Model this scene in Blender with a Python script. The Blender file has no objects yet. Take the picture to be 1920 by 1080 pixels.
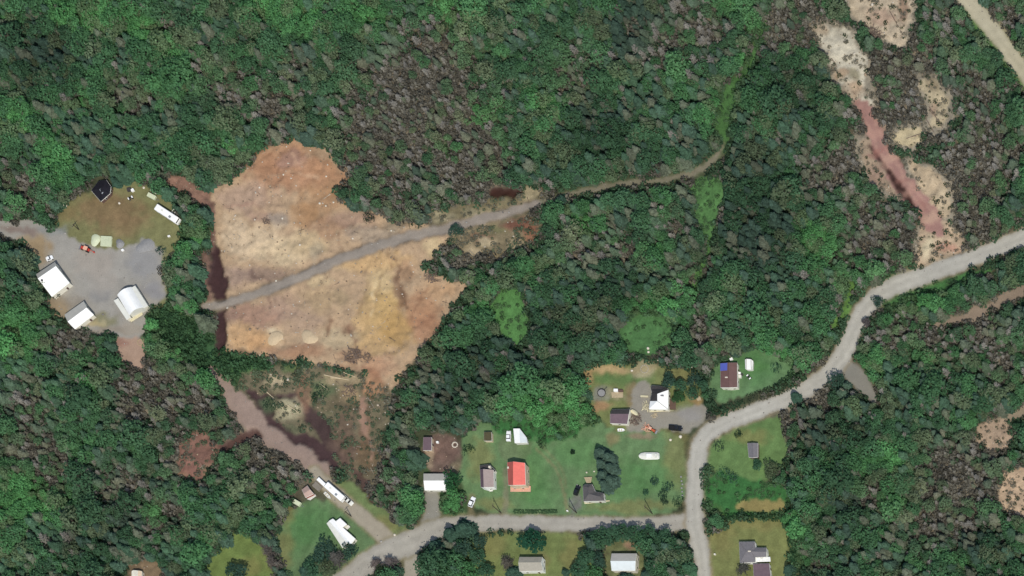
import bpy, math, random
import numpy as np

# ------------------------------------------------------------------ camera, sky, sun, exposure
random.seed(7)
RNG = np.random.default_rng(11)
SC = bpy.context.scene
COL = SC.collection
M_PX = 0.2                      # metres on the ground per photo pixel (1920 wide)
CAM_H = 1500.0
CAM_X, CAM_Y = 0.35 * CAM_H, -0.36 * CAM_H      # the satellite stands to the south-east
GW = 1920 * M_PX

cam_d = bpy.data.cameras.new('camera')
cam = bpy.data.objects.new('camera', cam_d)
COL.objects.link(cam)
cam.location = (CAM_X, CAM_Y, CAM_H)
cam.rotation_euler = (0, 0, 0)
cam_d.sensor_width = 36.0
cam_d.lens = 36.0 * CAM_H / GW
cam_d.shift_x = -CAM_X / GW
cam_d.shift_y = -CAM_Y / GW
cam_d.clip_start = 10.0
cam_d.clip_end = 9000.0
SC.camera = cam

SUN_AZ = math.radians(152)
SUN_EL = math.radians(56)
world = bpy.data.worlds.new('World')
SC.world = world
world.use_nodes = True
wn = world.node_tree
bg = wn.nodes['Background']
sky = wn.nodes.new('ShaderNodeTexSky')
sky.sky_type = 'NISHITA'
sky.sun_disc = False
sky.sun_elevation = SUN_EL
sky.sun_rotation = SUN_AZ
wn.links.new(sky.outputs[0], bg.inputs[0])
bg.inputs[1].default_value = 0.14

sl = bpy.data.lights.new('sun', 'SUN')
sl.energy = 3.3
sl.angle = math.radians(0.5)
sl.color = (1.0, 0.965, 0.91)
sun = bpy.data.objects.new('sun', sl)
COL.objects.link(sun)
sun.rotation_euler = (math.pi / 2 - SUN_EL, 0, math.pi - SUN_AZ)
sun.location = (0, 0, 300)

SC.view_settings.view_transform = 'Standard'
SC.view_settings.look = 'None'
SC.view_settings.gamma = 1.0
SC.view_settings.exposure = 0.0
SC.view_settings.use_curve_mapping = False
SC.render.engine = 'CYCLES'
SC.cycles.filter_width = 1.5
SC.cycles.max_bounces = 4


# ------------------------------------------------------------------ helpers
def lin(c):
    return tuple((v / 255 / 12.92) if v / 255 <= 0.04045 else ((v / 255 + 0.055) / 1.055) ** 2.4 for v in c[:3])


def G(px, py):
    return ((px - 960) * M_PX, (540 - py) * M_PX)


def P3(px, py, h):
    """world point at height h that the satellite sees at photo pixel px, py"""
    x, y = G(px, py)
    k = h / CAM_H
    return (x + (CAM_X - x) * k, y + (CAM_Y - y) * k, h)


_T = np.random.default_rng(3).random((256, 256))


def vnoise(x, y, scale, seed=0):
    x = np.asarray(x) / scale + seed * 17.31
    y = np.asarray(y) / scale + seed * 9.77
    xi = np.floor(x).astype(int)
    yi = np.floor(y).astype(int)
    fx = x - xi
    fy = y - yi
    fx = fx * fx * (3 - 2 * fx)
    fy = fy * fy * (3 - 2 * fy)
    a = _T[xi & 255, yi & 255]
    b = _T[(xi + 1) & 255, yi & 255]
    c = _T[xi & 255, (yi + 1) & 255]
    d = _T[(xi + 1) & 255, (yi + 1) & 255]
    return (a * (1 - fx) + b * fx) * (1 - fy) + (c * (1 - fx) + d * fx) * fy


def fbm(x, y, scale, seed=0, octs=3):
    s = 0
    amp = 1
    tot = 0
    for o in range(octs):
        s = s + amp * vnoise(x, y, scale / 2 ** o, seed + o * 5)
        tot += amp
        amp *= 0.55
    return s / tot


def chaikin(pts, n=2, closed=True):
    p = np.array(pts, float)
    for _ in range(n):
        q = np.roll(p, -1, 0) if closed else p[1:]
        a = p if closed else p[:-1]
        r = np.empty((2 * len(a), p.shape[1]))
        r[0::2] = 0.75 * a + 0.25 * q
        r[1::2] = 0.25 * a + 0.75 * q
        if not closed:
            r = np.vstack([p[:1], r, p[-1:]])
        p = r
    return p


class MB:
    """collects boxes, tubes and faces into one mesh"""

    def __init__(self):
        self.v = []
        self.f = []
        self.m = []
        self.mi = 0

    def add(self, verts, faces):
        o = len(self.v)
        self.v += [tuple(p) for p in verts]
        self.f += [tuple(i + o for i in f) for f in faces]
        self.m += [self.mi] * len(faces)

    def box(self, c, s, rz=0.0, taper=(1, 1)):
        x, y, z = s[0] / 2, s[1] / 2, s[2] / 2
        tx, ty = taper
        co, si = math.cos(rz), math.sin(rz)
        pts = []
        for (a, b, d) in ((-x, -y, -z), (x, -y, -z), (x, y, -z), (-x, y, -z), (-x * tx, -y * ty, z), (x * tx, -y * ty, z), (x * tx, y * ty, z), (-x * tx, y * ty, z)):
            pts.append((c[0] + a * co - b * si, c[1] + a * si + b * co, c[2] + d))
        self.add(pts, [(3, 2, 1, 0), (4, 5, 6, 7), (0, 1, 5, 4), (1, 2, 6, 5), (2, 3, 7, 6), (3, 0, 4, 7)])

    def tube(self, a, b, ra, rb=None, n=8, caps=True):
        rb = ra if rb is None else rb
        a = np.array(a, float)
        b = np.array(b, float)
        d = b - a
        d /= (np.linalg.norm(d) + 1e-9)
        u = np.cross(d, (0, 0, 1.0))
        if np.linalg.norm(u) < 1e-3:
            u = np.cross(d, (1.0, 0, 0))
        u /= np.linalg.norm(u)
        w = np.cross(u, d)
        pts = []
        for (c, r) in ((a, ra), (b, rb)):
            for k in range(n):
                t = 2 * math.pi * k / n
                pts.append(c + r * (math.cos(t) * u + math.sin(t) * w))
        fs = [(k, (k + 1) % n, n + (k + 1) % n, n + k) for k in range(n)]
        if caps:
            fs += [tuple(range(n - 1, -1, -1)), tuple(range(n, 2 * n))]
        self.add(pts, fs)

    def loft(self, rings, cap=True):
        """rings: lists of the same number of points"""
        n = len(rings[0])
        pts = [p for r in rings for p in r]
        fs = []
        for i in range(len(rings) - 1):
            for k in range(n):
                a, b = i * n + k, i * n + (k + 1) % n
                fs.append((a, b, b + n, a + n))
        if cap:
            fs.append(tuple(range(n - 1, -1, -1)))
            fs.append(tuple((len(rings) - 1) * n + k for k in range(n)))
        self.add(pts, fs)

    def mesh(self, name, mats, smooth=False):
        me = bpy.data.meshes.new(name)
        me.from_pydata(self.v, [], self.f)
        for m in (mats if isinstance(mats, (list, tuple)) else [mats]):
            me.materials.append(m)
        if any(self.m):
            me.polygons.foreach_set('material_index', self.m)
        if smooth:
            me.polygons.foreach_set('use_smooth', [True] * len(self.f))
        me.update()
        return me

    def build(self, name, mats, parent=None, smooth=False):
        return link(name, self.mesh(name, mats, smooth), parent)


def link(name, data, parent=None):
    o = bpy.data.objects.new(name, data)
    COL.objects.link(o)
    if parent is not None:
        o.parent = parent
    return o


def tag(o, label=None, cat=None, group=None, kind=None):
    if label:
        o['label'] = label
    if cat:
        o['category'] = cat
    if group:
        o['group'] = group
    if kind:
        o['kind'] = kind
    return o


def thing(name, label, cat, loc, rz=0.0, group=None):
    o = link(name, None)
    o.location = loc
    o.rotation_euler = (0, 0, rz)
    o.empty_display_size = 0.5
    return tag(o, label, cat, group)


_MATS = {}


def mat(name, srgb, rough=0.7, metal=0.0, var=0.12, scale=1.5, k=1.0, spec=0.3, bump=0.0):
    """procedural painted / plain surface: base colour with grain and wear"""
    if name in _MATS:
        return _MATS[name]
    m = bpy.data.materials.new(name)
    m.use_nodes = True
    nt = m.node_tree
    b = nt.nodes['Principled BSDF']
    b.inputs['Roughness'].default_value = rough
    b.inputs['Metallic'].default_value = metal
    b.inputs['Specular IOR Level'].default_value = spec
    tc = nt.nodes.new('ShaderNodeTexCoord')
    n1 = nt.nodes.new('ShaderNodeTexNoise')
    n1.inputs['Scale'].default_value = scale
    n1.inputs['Detail'].default_value = 5
    n1.inputs['Roughness'].default_value = 0.65
    nt.links.new(tc.outputs['Object'], n1.inputs['Vector'])
    mr = nt.nodes.new('ShaderNodeMapRange')
    mr.inputs['From Min'].default_value = 0.3
    mr.inputs['From Max'].default_value = 0.7
    mr.inputs['To Min'].default_value = 1 - var
    mr.inputs['To Max'].default_value = 1 + var
    nt.links.new(n1.outputs[0], mr.inputs['Value'])
    mx = nt.nodes.new('ShaderNodeMix')
    mx.data_type = 'RGBA'
    mx.blend_type = 'MULTIPLY'
    mx.inputs[0].default_value = 1.0
    c = lin(srgb)
    mx.inputs[6].default_value = (c[0] * k, c[1] * k, c[2] * k, 1)
    nt.links.new(mr.outputs[0], mx.inputs[7])
    nt.links.new(mx.outputs[2], b.inputs['Base Color'])
    if bump:
        bp = nt.nodes.new('ShaderNodeBump')
        bp.inputs['Strength'].default_value = bump
        nt.links.new(n1.outputs[0], bp.inputs['Height'])
        nt.links.new(bp.outputs[0], b.inputs['Normal'])
    _MATS[name] = m
    return m


def leaf_material(name, transl=0.25, var=0.55):
    """foliage: colour of the tree (instance attribute or object colour) with leaf to leaf variation"""
    m = bpy.data.materials.new(name)
    m.use_nodes = True
    nt = m.node_tree
    nt.nodes.remove(nt.nodes['Principled BSDF'])
    out = nt.nodes['Material Output']
    at = nt.nodes.new('ShaderNodeAttribute')
    at.attribute_type = 'INSTANCER'
    at.attribute_name = 'tint'
    oi = nt.nodes.new('ShaderNodeObjectInfo')
    add = nt.nodes.new('ShaderNodeMix')
    add.data_type = 'RGBA'
    add.blend_type = 'ADD'
    add.inputs[0].default_value = 1
    nt.links.new(at.outputs['Color'], add.inputs[6])
    nt.links.new(oi.outputs['Color'], add.inputs[7])
    lv = nt.nodes.new('ShaderNodeAttribute')
    lv.attribute_type = 'GEOMETRY'
    lv.attribute_name = 'leafvar'
    mr = nt.nodes.new('ShaderNodeMapRange')
    mr.inputs['To Min'].default_value = 1 - var
    mr.inputs['To Max'].default_value = 1 + var
    nt.links.new(lv.outputs['Fac'], mr.inputs['Value'])
    mx = nt.nodes.new('ShaderNodeMix')
    mx.data_type = 'RGBA'
    mx.blend_type = 'MULTIPLY'
    mx.inputs[0].default_value = 1
    nt.links.new(add.outputs[2], mx.inputs[6])
    nt.links.new(mr.outputs[0], mx.inputs[7])
    d = nt.nodes.new('ShaderNodeBsdfDiffuse')
    t = nt.nodes.new('ShaderNodeBsdfTranslucent')
    ms = nt.nodes.new('ShaderNodeMixShader')
    ms.inputs[0].default_value = transl
    nt.links.new(mx.outputs[2], d.inputs[0])
    nt.links.new(mx.outputs[2], t.inputs[0])
    nt.links.new(d.outputs[0], ms.inputs[1])
    nt.links.new(t.outputs[0], ms.inputs[2])
    nt.links.new(ms.outputs[0], out.inputs[0])
    return m


# ------------------------------------------------------------------ the ground: land cover on one lattice
STEP = 2.25                                     # photo pixels per cell (0.45 m)
X0, Y0, X1, Y1 = -67.5, -67.5, 1987.5, 1147.5
NX = int(round((X1 - X0) / STEP))
NY = int(round((Y1 - Y0) / STEP))
cxs = X0 + (np.arange(NX) + 0.5) * STEP
cys = Y0 + (np.arange(NY) + 0.5) * STEP
CX, CY = np.meshgrid(cxs, cys)                  # [row (y), col (x)]
WX = CX + (fbm(CX, CY, 26, 1) - 0.5) * 22 + (vnoise(CX, CY, 6, 2) - 0.5) * 5
WY = CY + (fbm(CX, CY, 26, 9) - 0.5) * 22 + (vnoise(CX, CY, 6, 12) - 0.5) * 5
MX = CX + (fbm(CX, CY, 14, 31) - 0.5) * 8
MY = CY + (fbm(CX, CY, 14, 39) - 0.5) * 8

CLS = np.zeros((NY, NX), np.int8)
RGB = np.zeros((NY, NX, 3))
OPEN = np.zeros((NY, NX), bool)                 # no trees grow here
NAMES = ['forest_floor', 'lawn', 'sandy_clearing', 'gravel_road', 'gravel_yard', 'dirt_track', 'bare_soil', 'wet_soil', 'meadow']
FOREST, LAWN, SAND, ROAD, YARD, TRACK, SOIL, WET, MEADOW = range(9)


def soft(c):
    return np.array(lin(c))


def region(x, y, pts):
    pts = np.asarray(pts)
    ins = np.zeros(x.shape, bool)
    n = len(pts)
    for i in range(n):
        x1, y1 = pts[i]
        x2, y2 = pts[(i + 1) % n]
        if y1 == y2:
            continue
        c = ((y1 > y) != (y2 > y)) & (x < (x2 - x1) * (y - y1) / (y2 - y1) + x1)
        ins ^= c
    return ins


def window(pts, pad):
    pts = np.asarray(pts)
    a = max(0, int((pts[:, 0].min() - pad - X0) / STEP))
    b = min(NX, int((pts[:, 0].max() + pad - X0) / STEP) + 1)
    c = max(0, int((pts[:, 1].min() - pad - Y0) / STEP))
    d = min(NY, int((pts[:, 1].max() + pad - Y0) / STEP) + 1)
    return slice(c, max(c, d)), slice(a, max(a, b))


def area(cls, pts, rgb, wild=True, op=True, rnd=2, alpha=1.0):
    pts = chaikin(pts, rnd) if rnd else np.array(pts, float)
    w = window(pts, 20)
    x, y = (WX[w], WY[w]) if wild else (MX[w], MY[w])
    ins = region(x, y, pts)
    if cls is not None:
        CLS[w][ins] = cls
        OPEN[w][ins] = op
    RGB[w][ins] = RGB[w][ins] * (1 - alpha) + soft(rgb) * alpha


def line_dist(x, y, pts):
    best = np.full(x.shape, 1e9)
    wid = np.zeros(x.shape)
    for i in range(len(pts) - 1):
        (ax, ay, aw), (bx, by, bw) = pts[i], pts[i + 1]
        dx, dy = bx - ax, by - ay
        t = np.clip(((x - ax) * dx + (y - ay) * dy) / (dx * dx + dy * dy + 1e-9), 0, 1)
        d = np.hypot(x - ax - t * dx, y - ay - t * dy)
        k = d < best
        best[k] = d[k]
        wid[k] = (aw + t * (bw - aw))[k]
    return best, wid


def road(cls, pts, rgb, edge=None, wild=False, op=True, ruts=0.0, alpha=1.0):
    """pts: (x, y, width in px)"""
    pts = chaikin(pts, 2, closed=False)
    w = window(pts[:, :2], 50)
    x, y = (WX[w], WY[w]) if wild else (MX[w], MY[w])
    d, wd = line_dist(x, y, pts)
    if edge is not None:
        e = (d < wd * 0.5 + 6) & (d >= wd * 0.5)
        a = (np.clip(1 - (d - wd * 0.5) / 6, 0, 1) * (0.5 + 0.7 * vnoise(x, y, 9, 4)))[..., None]
        a = np.clip(a, 0, 1)
        k = RGB[w]
        k[e] = (k * (1 - a) + soft(edge) * a)[e]
        OPEN[w][d < wd * 0.5 + 4] |= op
    ins = d < wd * 0.5
    if cls is not None:
        CLS[w][ins] = cls
        OPEN[w][ins] = op
    k = RGB[w]
    shade = np.ones(x.shape)
    if ruts:
        # wheel tracks packed paler, loose stuff between and outside
        q = d / (wd * 0.5 + 1e-6)
        shade = 1 + 1.5 * ruts * (np.exp(-((q - 0.45) / 0.2) ** 2) - 0.6 * q ** 2) * (.5 + vnoise(x, y, 30, 8)) + .06 * (fbm(x, y, 7, 14) - .5) * 2 - .05 * (vnoise(x, y, 5, 19) > .88)
    k[ins] = (k * (1 - alpha) + soft(rgb) * alpha * shade[..., None])[ins]


def blob(x, y, rx, ry, rgb, a=0.8, rot=0.0, power=1.6):
    """a patch of other soil or growth with a fraying border: colour only"""
    w = window(np.array([(x - 2 * max(rx, ry), y - 2 * max(rx, ry)), (x + 2 * max(rx, ry), y + 2 * max(rx, ry))]), 4)
    co, si = math.cos(math.radians(rot)), math.sin(math.radians(rot))
    dx, dy = WX[w] - x, WY[w] - y
    u = (dx * co + dy * si) / rx
    v = (-dx * si + dy * co) / ry
    d = np.hypot(u, v) + (fbm(CX[w], CY[w], 12, 6) - 0.5) * 0.7
    al = np.clip((1.25 - d) * power, 0, 1)[..., None] * a
    RGB[w] = RGB[w] * (1 - al) + soft(rgb) * al


# where the wood is cut over and brown, where it is fresh green, where it is dense and dark (photo x, y, radius)
def dens(x, y, spots, soft_=1.0):
    """sum of smooth spots (x, y, r) at photo pixels"""
    s = np.zeros(np.shape(x))
    for (a, b, r) in spots:
        d2 = ((x - a) ** 2 + (y - b) ** 2) / (r * r)
        s = s + np.exp(-d2 * 1.2)
    return s


BROWN = [(800, 180, 110), (700, 250, 70), (880, 230, 80), (820, 120, 60), (760, 210, 80), (1080, 150, 55), (430, 160, 60), (330, 60, 30), (250, 200, 40), (520, 210, 50), (560, 130, 30), (640, 330, 40), (730, 300, 60), (900, 300, 50), (750, 390, 60), (870, 350, 50), (920, 330, 40), (1250, 90, 50), (1330, 50, 50), (1270, 430, 30), (1180, 470, 40), (1080, 470, 40), (1290, 520, 30), (1330, 640, 26), (1320, 600, 24), (1100, 620, 24), (1480, 60, 60), (1500, 30, 50), (1700, 130, 90), (1850, 180, 50), (1680, 180, 70), (1640, 230, 40), (1860, 280, 70), (1800, 330, 60), (1830, 380, 50), (1560, 330, 50), (1600, 300, 40), (1650, 430, 60), (1620, 480, 50), (1700, 470, 40), (1840, 430, 40), (60, 770, 50), (100, 860, 45), (40, 850, 30), (150, 640, 40), (110, 650, 30), (270, 700, 40), (310, 730, 60), (370, 770, 50), (250, 760, 50), (230, 920, 55), (330, 960, 30), (110, 890, 40), (300, 1000, 24), (1660, 640, 30), (1700, 620, 40), (1850, 620, 60), (1760, 650, 40), (1520, 740, 40), (1480, 790, 36), (1560, 760, 30), (1640, 940, 36), (1780, 880, 60), (1740, 1000, 50), (1820, 930, 60), (1780, 930, 60), (1880, 700, 40), (1860, 880, 40), (760, 780, 26), (720, 720, 30), (720, 900, 36), (745, 960, 26), (735, 850, 26), (870, 480, 40), (910, 470, 40), (20, 440, 20), (60, 350, 40), (30, 330, 30), (340, 870, 40), (500, 870, 60), (560, 880, 40), (450, 820, 30), (1790, 20, 30), (1890, 60, 30), (510, 1050, 20), (1530, 1060, 30), (1900, 20, 30)]
BRIGHT = [(120, 30, 36), (190, 40, 30), (30, 30, 26), (280, 60, 36), (310, 80, 26), (340, 120, 24), (50, 235, 26), (30, 240, 26), (160, 190, 16), (30, 950, 46), (50, 920, 40), (100, 960, 36), (20, 640, 30), (60, 650, 26), (170, 580, 26), (30, 610, 30), (580, 40, 50), (500, 30, 40), (700, 40, 44), (860, 30, 36), (890, 40, 30), (1380, 20, 26), (1420, 60, 26), (1400, 120, 26), (1360, 190, 36), (1040, 210, 30), (910, 220, 26), (850, 290, 18), (840, 270, 20), (950, 210, 20), (1350, 230, 26), (1300, 540, 24), (1590, 540, 24), (1540, 460, 40), (1520, 440, 30), (1700, 560, 50), (1750, 550, 46), (1680, 540, 30), (1680, 870, 26), (1625, 870, 24), (1670, 940, 26), (1730, 680, 26), (1640, 690, 30), (1460, 980, 36), (1500, 1050, 30), (1480, 1000, 24), (1380, 910, 50), (1350, 930, 40), (440, 690, 50), (360, 660, 50), (330, 600, 40), (300, 620, 40), (400, 660, 40), (1000, 790, 50), (1100, 770, 50), (1040, 800, 40), (900, 590, 20), (1240, 590, 50), (1200, 600, 40), (370, 440, 30), (340, 450, 30), (840, 930, 30), (850, 950, 26), (1090, 830, 40), (800, 940, 24), (800, 860, 26), (100, 290, 20), (440, 280, 16), (120, 320, 24), (185, 715, 14), (1480, 690, 26), (1455, 680, 26), (1100, 420, 24), (1090, 440, 20), (1230, 480, 24), (940, 590, 30), (1800, 1060, 20), (1560, 880, 20), (350, 995, 16), (300, 965, 14), (290, 960, 12)]
DARK = [(70, 60, 40), (110, 120, 70), (60, 130, 40), (1200, 30, 50), (1180, 60, 40), (1150, 270, 60), (1100, 250, 50), (1500, 190, 60), (1480, 160, 40), (1400, 400, 90), (1450, 450, 80), (1420, 330, 50), (1600, 960, 50), (1200, 560, 50), (1140, 560, 40), (1060, 640, 70), (880, 700, 50), (850, 760, 50), (920, 680, 40), (1550, 820, 50), (1600, 830, 40), (230, 990, 40), (160, 1020, 40), (720, 280, 40), (660, 90, 40), (1850, 1030, 50), (1330, 300, 40)]


# forest floor: dark moss, needles, patches of brown litter
t = fbm(CX, CY, 60, 21)[..., None]
u = fbm(CX, CY, 13, 22)[..., None]
RGB[:] = soft((46, 62, 40)) * (1 - t) + soft((84, 76, 60)) * t
zb = np.clip(dens(WX, WY, BROWN), 0, 1)[..., None] * .8
RGB = RGB * (1 - zb) + soft((136, 124, 104)) * zb
zb = np.clip(dens(WX, WY, BRIGHT), 0, 1)[..., None] * .7
RGB = RGB * (1 - zb) + soft((72, 104, 60)) * zb
RGB *= 0.55 + 0.9 * u

# --- lawns and meadows
LG = (96, 121, 80)
OG = (116, 114, 76)
area(LAWN, [(862, 835), (885, 800), (930, 785), (1000, 792), (1040, 815), (1075, 790), (1140, 795), (1165, 805), (1292, 805), (1290, 968), (1180, 970), (1060, 970), (865, 966)], LG)
area(LAWN, [(1085, 690), (1130, 676), (1200, 676), (1240, 690), (1310, 690), (1318, 770), (1290, 806), (1150, 806), (1110, 770)], (110, 116, 72))
area(LAWN, [(1328, 672), (1440, 655), (1485, 690), (1480, 715), (1400, 742), (1328, 765)], (92, 120, 80))
area(LAWN, [(1325, 835), (1370, 800), (1460, 775), (1478, 800), (1468, 890), (1400, 905), (1325, 880)], (92, 116, 68))
area(MEADOW, [(1320, 880), (1400, 895), (1475, 905), (1490, 965), (1330, 975)], (62, 108, 58), op=True)
area(LAWN, [(1325, 975), (1480, 972), (1488, 1040), (1480, 1110), (1325, 1110)], (112, 116, 70))
area(LAWN, [(1380, 938), (1420, 934), (1470, 942), (1484, 952), (1470, 962), (1380, 960)], (134, 122, 76))
area(LAWN, [(875, 995), (980, 998), (1110, 1000), (1130, 1120), (890, 1120)], (108, 118, 70))
area(LAWN, [(383, 1120), (390, 1045), (430, 1005), (470, 998), (500, 1030), (515, 1120)], (104, 120, 66))
area(LAWN, [(518, 1010), (530, 960), (575, 935), (625, 935), (665, 965), (705, 1000), (700, 1040), (640, 1090), (560, 1120), (530, 1050)], (92, 114, 76))
area(LAWN, [(622, 893), (665, 905), (725, 960), (775, 1003), (735, 1012), (690, 970), (640, 925)], (104, 118, 74))
area(LAWN, [(100, 410), (150, 362), (215, 343), (265, 343), (310, 362), (345, 402), (335, 445), (310, 500), (312, 560), (290, 590), (150, 470), (118, 435)], OG)
area(MEADOW, [(922, 558), (960, 538), (990, 560), (998, 636), (950, 652), (922, 606)], (88, 132, 74))
area(MEADOW, [(1158, 600), (1215, 582), (1266, 590), (1274, 648), (1210, 672), (1160, 650)], (80, 118, 70))
area(MEADOW, [(1288, 340), (1330, 326), (1362, 342), (1345, 400), (1338, 440), (1308, 432), (1302, 380)], (84, 122, 70))
road(MEADOW, [(1445, 10, 8), (1428, 60, 13), (1412, 115, 17), (1385, 150, 20), (1358, 195, 30), (1352, 240, 22), (1362, 275, 10)], (76, 112, 62), wild=True)
road(MEADOW, [(1330, 440, 8), (1326, 480, 8), (1300, 540, 18)], (84, 124, 66), wild=True)
road(MEADOW, [(1785, -40, 18), (1830, 40, 18), (1880, 110, 10), (1930, 190, 8)], (76, 122, 62), wild=True)
road(MEADOW, [(1600, 530, 16), (1588, 570, 18), (1560, 620, 10)], (96, 130, 66), wild=True)
road(MEADOW, [(1640, 575, 8), (1700, 545, 16), (1780, 530, 18), (1860, 505, 10)], (74, 116, 64), wild=True)
area(MEADOW, [(280, 580), (330, 585), (380, 600), (400, 655), (480, 672), (520, 690), (460, 712), (380, 690), (320, 650)], (70, 104, 66), op=True)
area(MEADOW, [(900, 800), (960, 770), (1060, 745), (1110, 780), (1080, 820), (1000, 830)], (64, 112, 62), op=False)
area(MEADOW, [(0, 900), (60, 890), (85, 935), (60, 965), (0, 950)], (70, 122, 56), op=False)
for (x, y, rx, ry) in ((1000, 880, 30, 60), (1080, 850, 45, 30), (1010, 930, 34, 24), (1230, 890, 50, 30), (1180, 900, 40, 40), (590, 985, 40, 40), (560, 1000, 30, 40), (1180, 712, 40, 14), (1390, 680, 50, 20), (1420, 690, 30, 30), (1130, 712, 20, 10)):
    blob(x, y, rx, ry, (76, 116, 66), 0.5)
for (x, y, rx, ry) in ((900, 860, 24, 40), (930, 945, 30, 14), (1270, 850, 24, 60), (1190, 950, 80, 12), (540, 960, 14, 30), (535, 1030, 16, 40), (470, 1060, 30, 20), (1350, 1000, 24, 40), (1420, 985, 50, 10), (920, 1020, 30, 30), (1070, 1040, 20, 40), (1400, 820, 40, 16), (720, 985, 24, 18)):
    blob(x, y, rx, ry, (124, 116, 72), 0.55)
blob(205, 395, 70, 34, (122, 100, 72), 0.8)
blob(230, 420, 46, 24, (128, 106, 76), 0.6)
blob(130, 400, 20, 14, (120, 104, 70), 0.6)
blob(1280, 700, 40, 14, (122, 116, 74), 0.6)

# --- the logged, bulldozed clearing
area(SAND, [(396, 345), (440, 338), (470, 300), (505, 275), (560, 266), (610, 280), (648, 308), (655, 330), (632, 350), (640, 385), (690, 398), (735, 405), (745, 425), (790, 418), (842, 428), (835, 470), (792, 490), (806, 508), (850, 520), (885, 534), (862, 556), (834, 605), (795, 655), (762, 680), (742, 722), (710, 735), (690, 703), (640, 694), (560, 680), (470, 668), (425, 660), (410, 610), (418, 575), (385, 575), (395, 520), (415, 480), (400, 430), (388, 395)], (178, 152, 118))
B = [
    (560, 310, 80, 46, (176, 128, 92), .85), (500, 320, 40, 40, (168, 122, 88), .7), (620, 340, 40, 50, (178, 132, 94), .8),
    (545, 300, 26, 18, (158, 124, 108), .6), (600, 380, 40, 40, (172, 132, 92), .7), (470, 370, 60, 30, (182, 148, 118), .7),
    (450, 370, 50, 26, (174, 146, 122), .6), (500, 405, 36, 12, (154, 124, 104), .7), (520, 410, 24, 14, (146, 136, 120), .6),
    (575, 405, 30, 24, (168, 126, 84), .7), (620, 430, 40, 20, (160, 122, 90), .7), (660, 415, 40, 20, (156, 126, 104), .7),
    (480, 455, 60, 34, (202, 176, 138), .9), (440, 440, 26, 40, (198, 172, 136), .8), (540, 470, 50, 26, (206, 180, 138), .9),
    (580, 455, 30, 22, (196, 168, 124), .8), (440, 520, 30, 24, (158, 132, 112), .8), (500, 515, 50, 16, (140, 116, 100), .7),
    (590, 470, 10, 24, (150, 140, 116), .5), (700, 440, 50, 14, (160, 144, 122), .6), (740, 420, 20, 16, (140, 128, 104), .6),
    (600, 525, 26, 10, (206, 178, 132), .9), (640, 500, 20, 8, (196, 168, 126), .7), (700, 490, 70, 20, (196, 158, 106), .85),
    (810, 462, 20, 18, (202, 176, 130), .9), (760, 510, 20, 18, (176, 136, 98), .7), (715, 545, 30, 50, (206, 176, 124), .85),
    (720, 590, 36, 44, (190, 154, 96), .85), (740, 620, 34, 40, (180, 142, 84), .8), (690, 600, 26, 40, (184, 150, 98), .7),
    (820, 545, 34, 16, (190, 150, 108), .8), (790, 580, 36, 30, (170, 126, 90), .8), (800, 610, 30, 30, (164, 116, 84), .7),
    (755, 560, 12, 22, (122, 92, 66), .85), (745, 540, 8, 26, (128, 98, 74), .7), (765, 520, 8, 16, (130, 104, 78), .6),
    (480, 590, 60, 26, (162, 126, 102), .9), (540, 575, 50, 24, (164, 134, 110), .8), (570, 600, 40, 24, (166, 138, 112), .7),
    (600, 560, 50, 24, (178, 150, 110), .7), (510, 632, 20, 16, (196, 178, 142), .9), (480, 640, 40, 20, (192, 146, 96), .8),
    (450, 625, 26, 24, (194, 154, 108), .9), (640, 640, 46, 26, (186, 164, 126), .8), (578, 634, 16, 14, (204, 182, 148), .9),
    (655, 612, 16, 10, (136, 104, 78), .7), (615, 610, 6, 20, (136, 104, 76), .6), (560, 660, 60, 12, (166, 124, 92), .8),
    (700, 650, 40, 26, (190, 154, 102), .8), (710, 690, 30, 20, (178, 136, 102), .8), (660, 670, 34, 16, (172, 136, 104), .6),
    (640, 560, 16, 20, (150, 130, 96), .5), (690, 545, 8, 30, (168, 138, 96), .5), (590, 650, 20, 8, (140, 106, 80), .6),
    (430, 590, 16, 10, (140, 110, 94), .7), (610, 285, 40, 14, (170, 150, 118), .5), (640, 300, 20, 20, (160, 138, 108), .5),
    (560, 700, 60, 16, (130, 112, 82), .6)]
for (x, y, rx, ry, c, a) in B:
    g_ = sum(c) / 3
    blob(x, y, rx, ry, tuple((v * .91 + g_ * .09) * (1.0, 1.01, 1.0)[i_] for i_, v in enumerate(c)), a)
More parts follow.
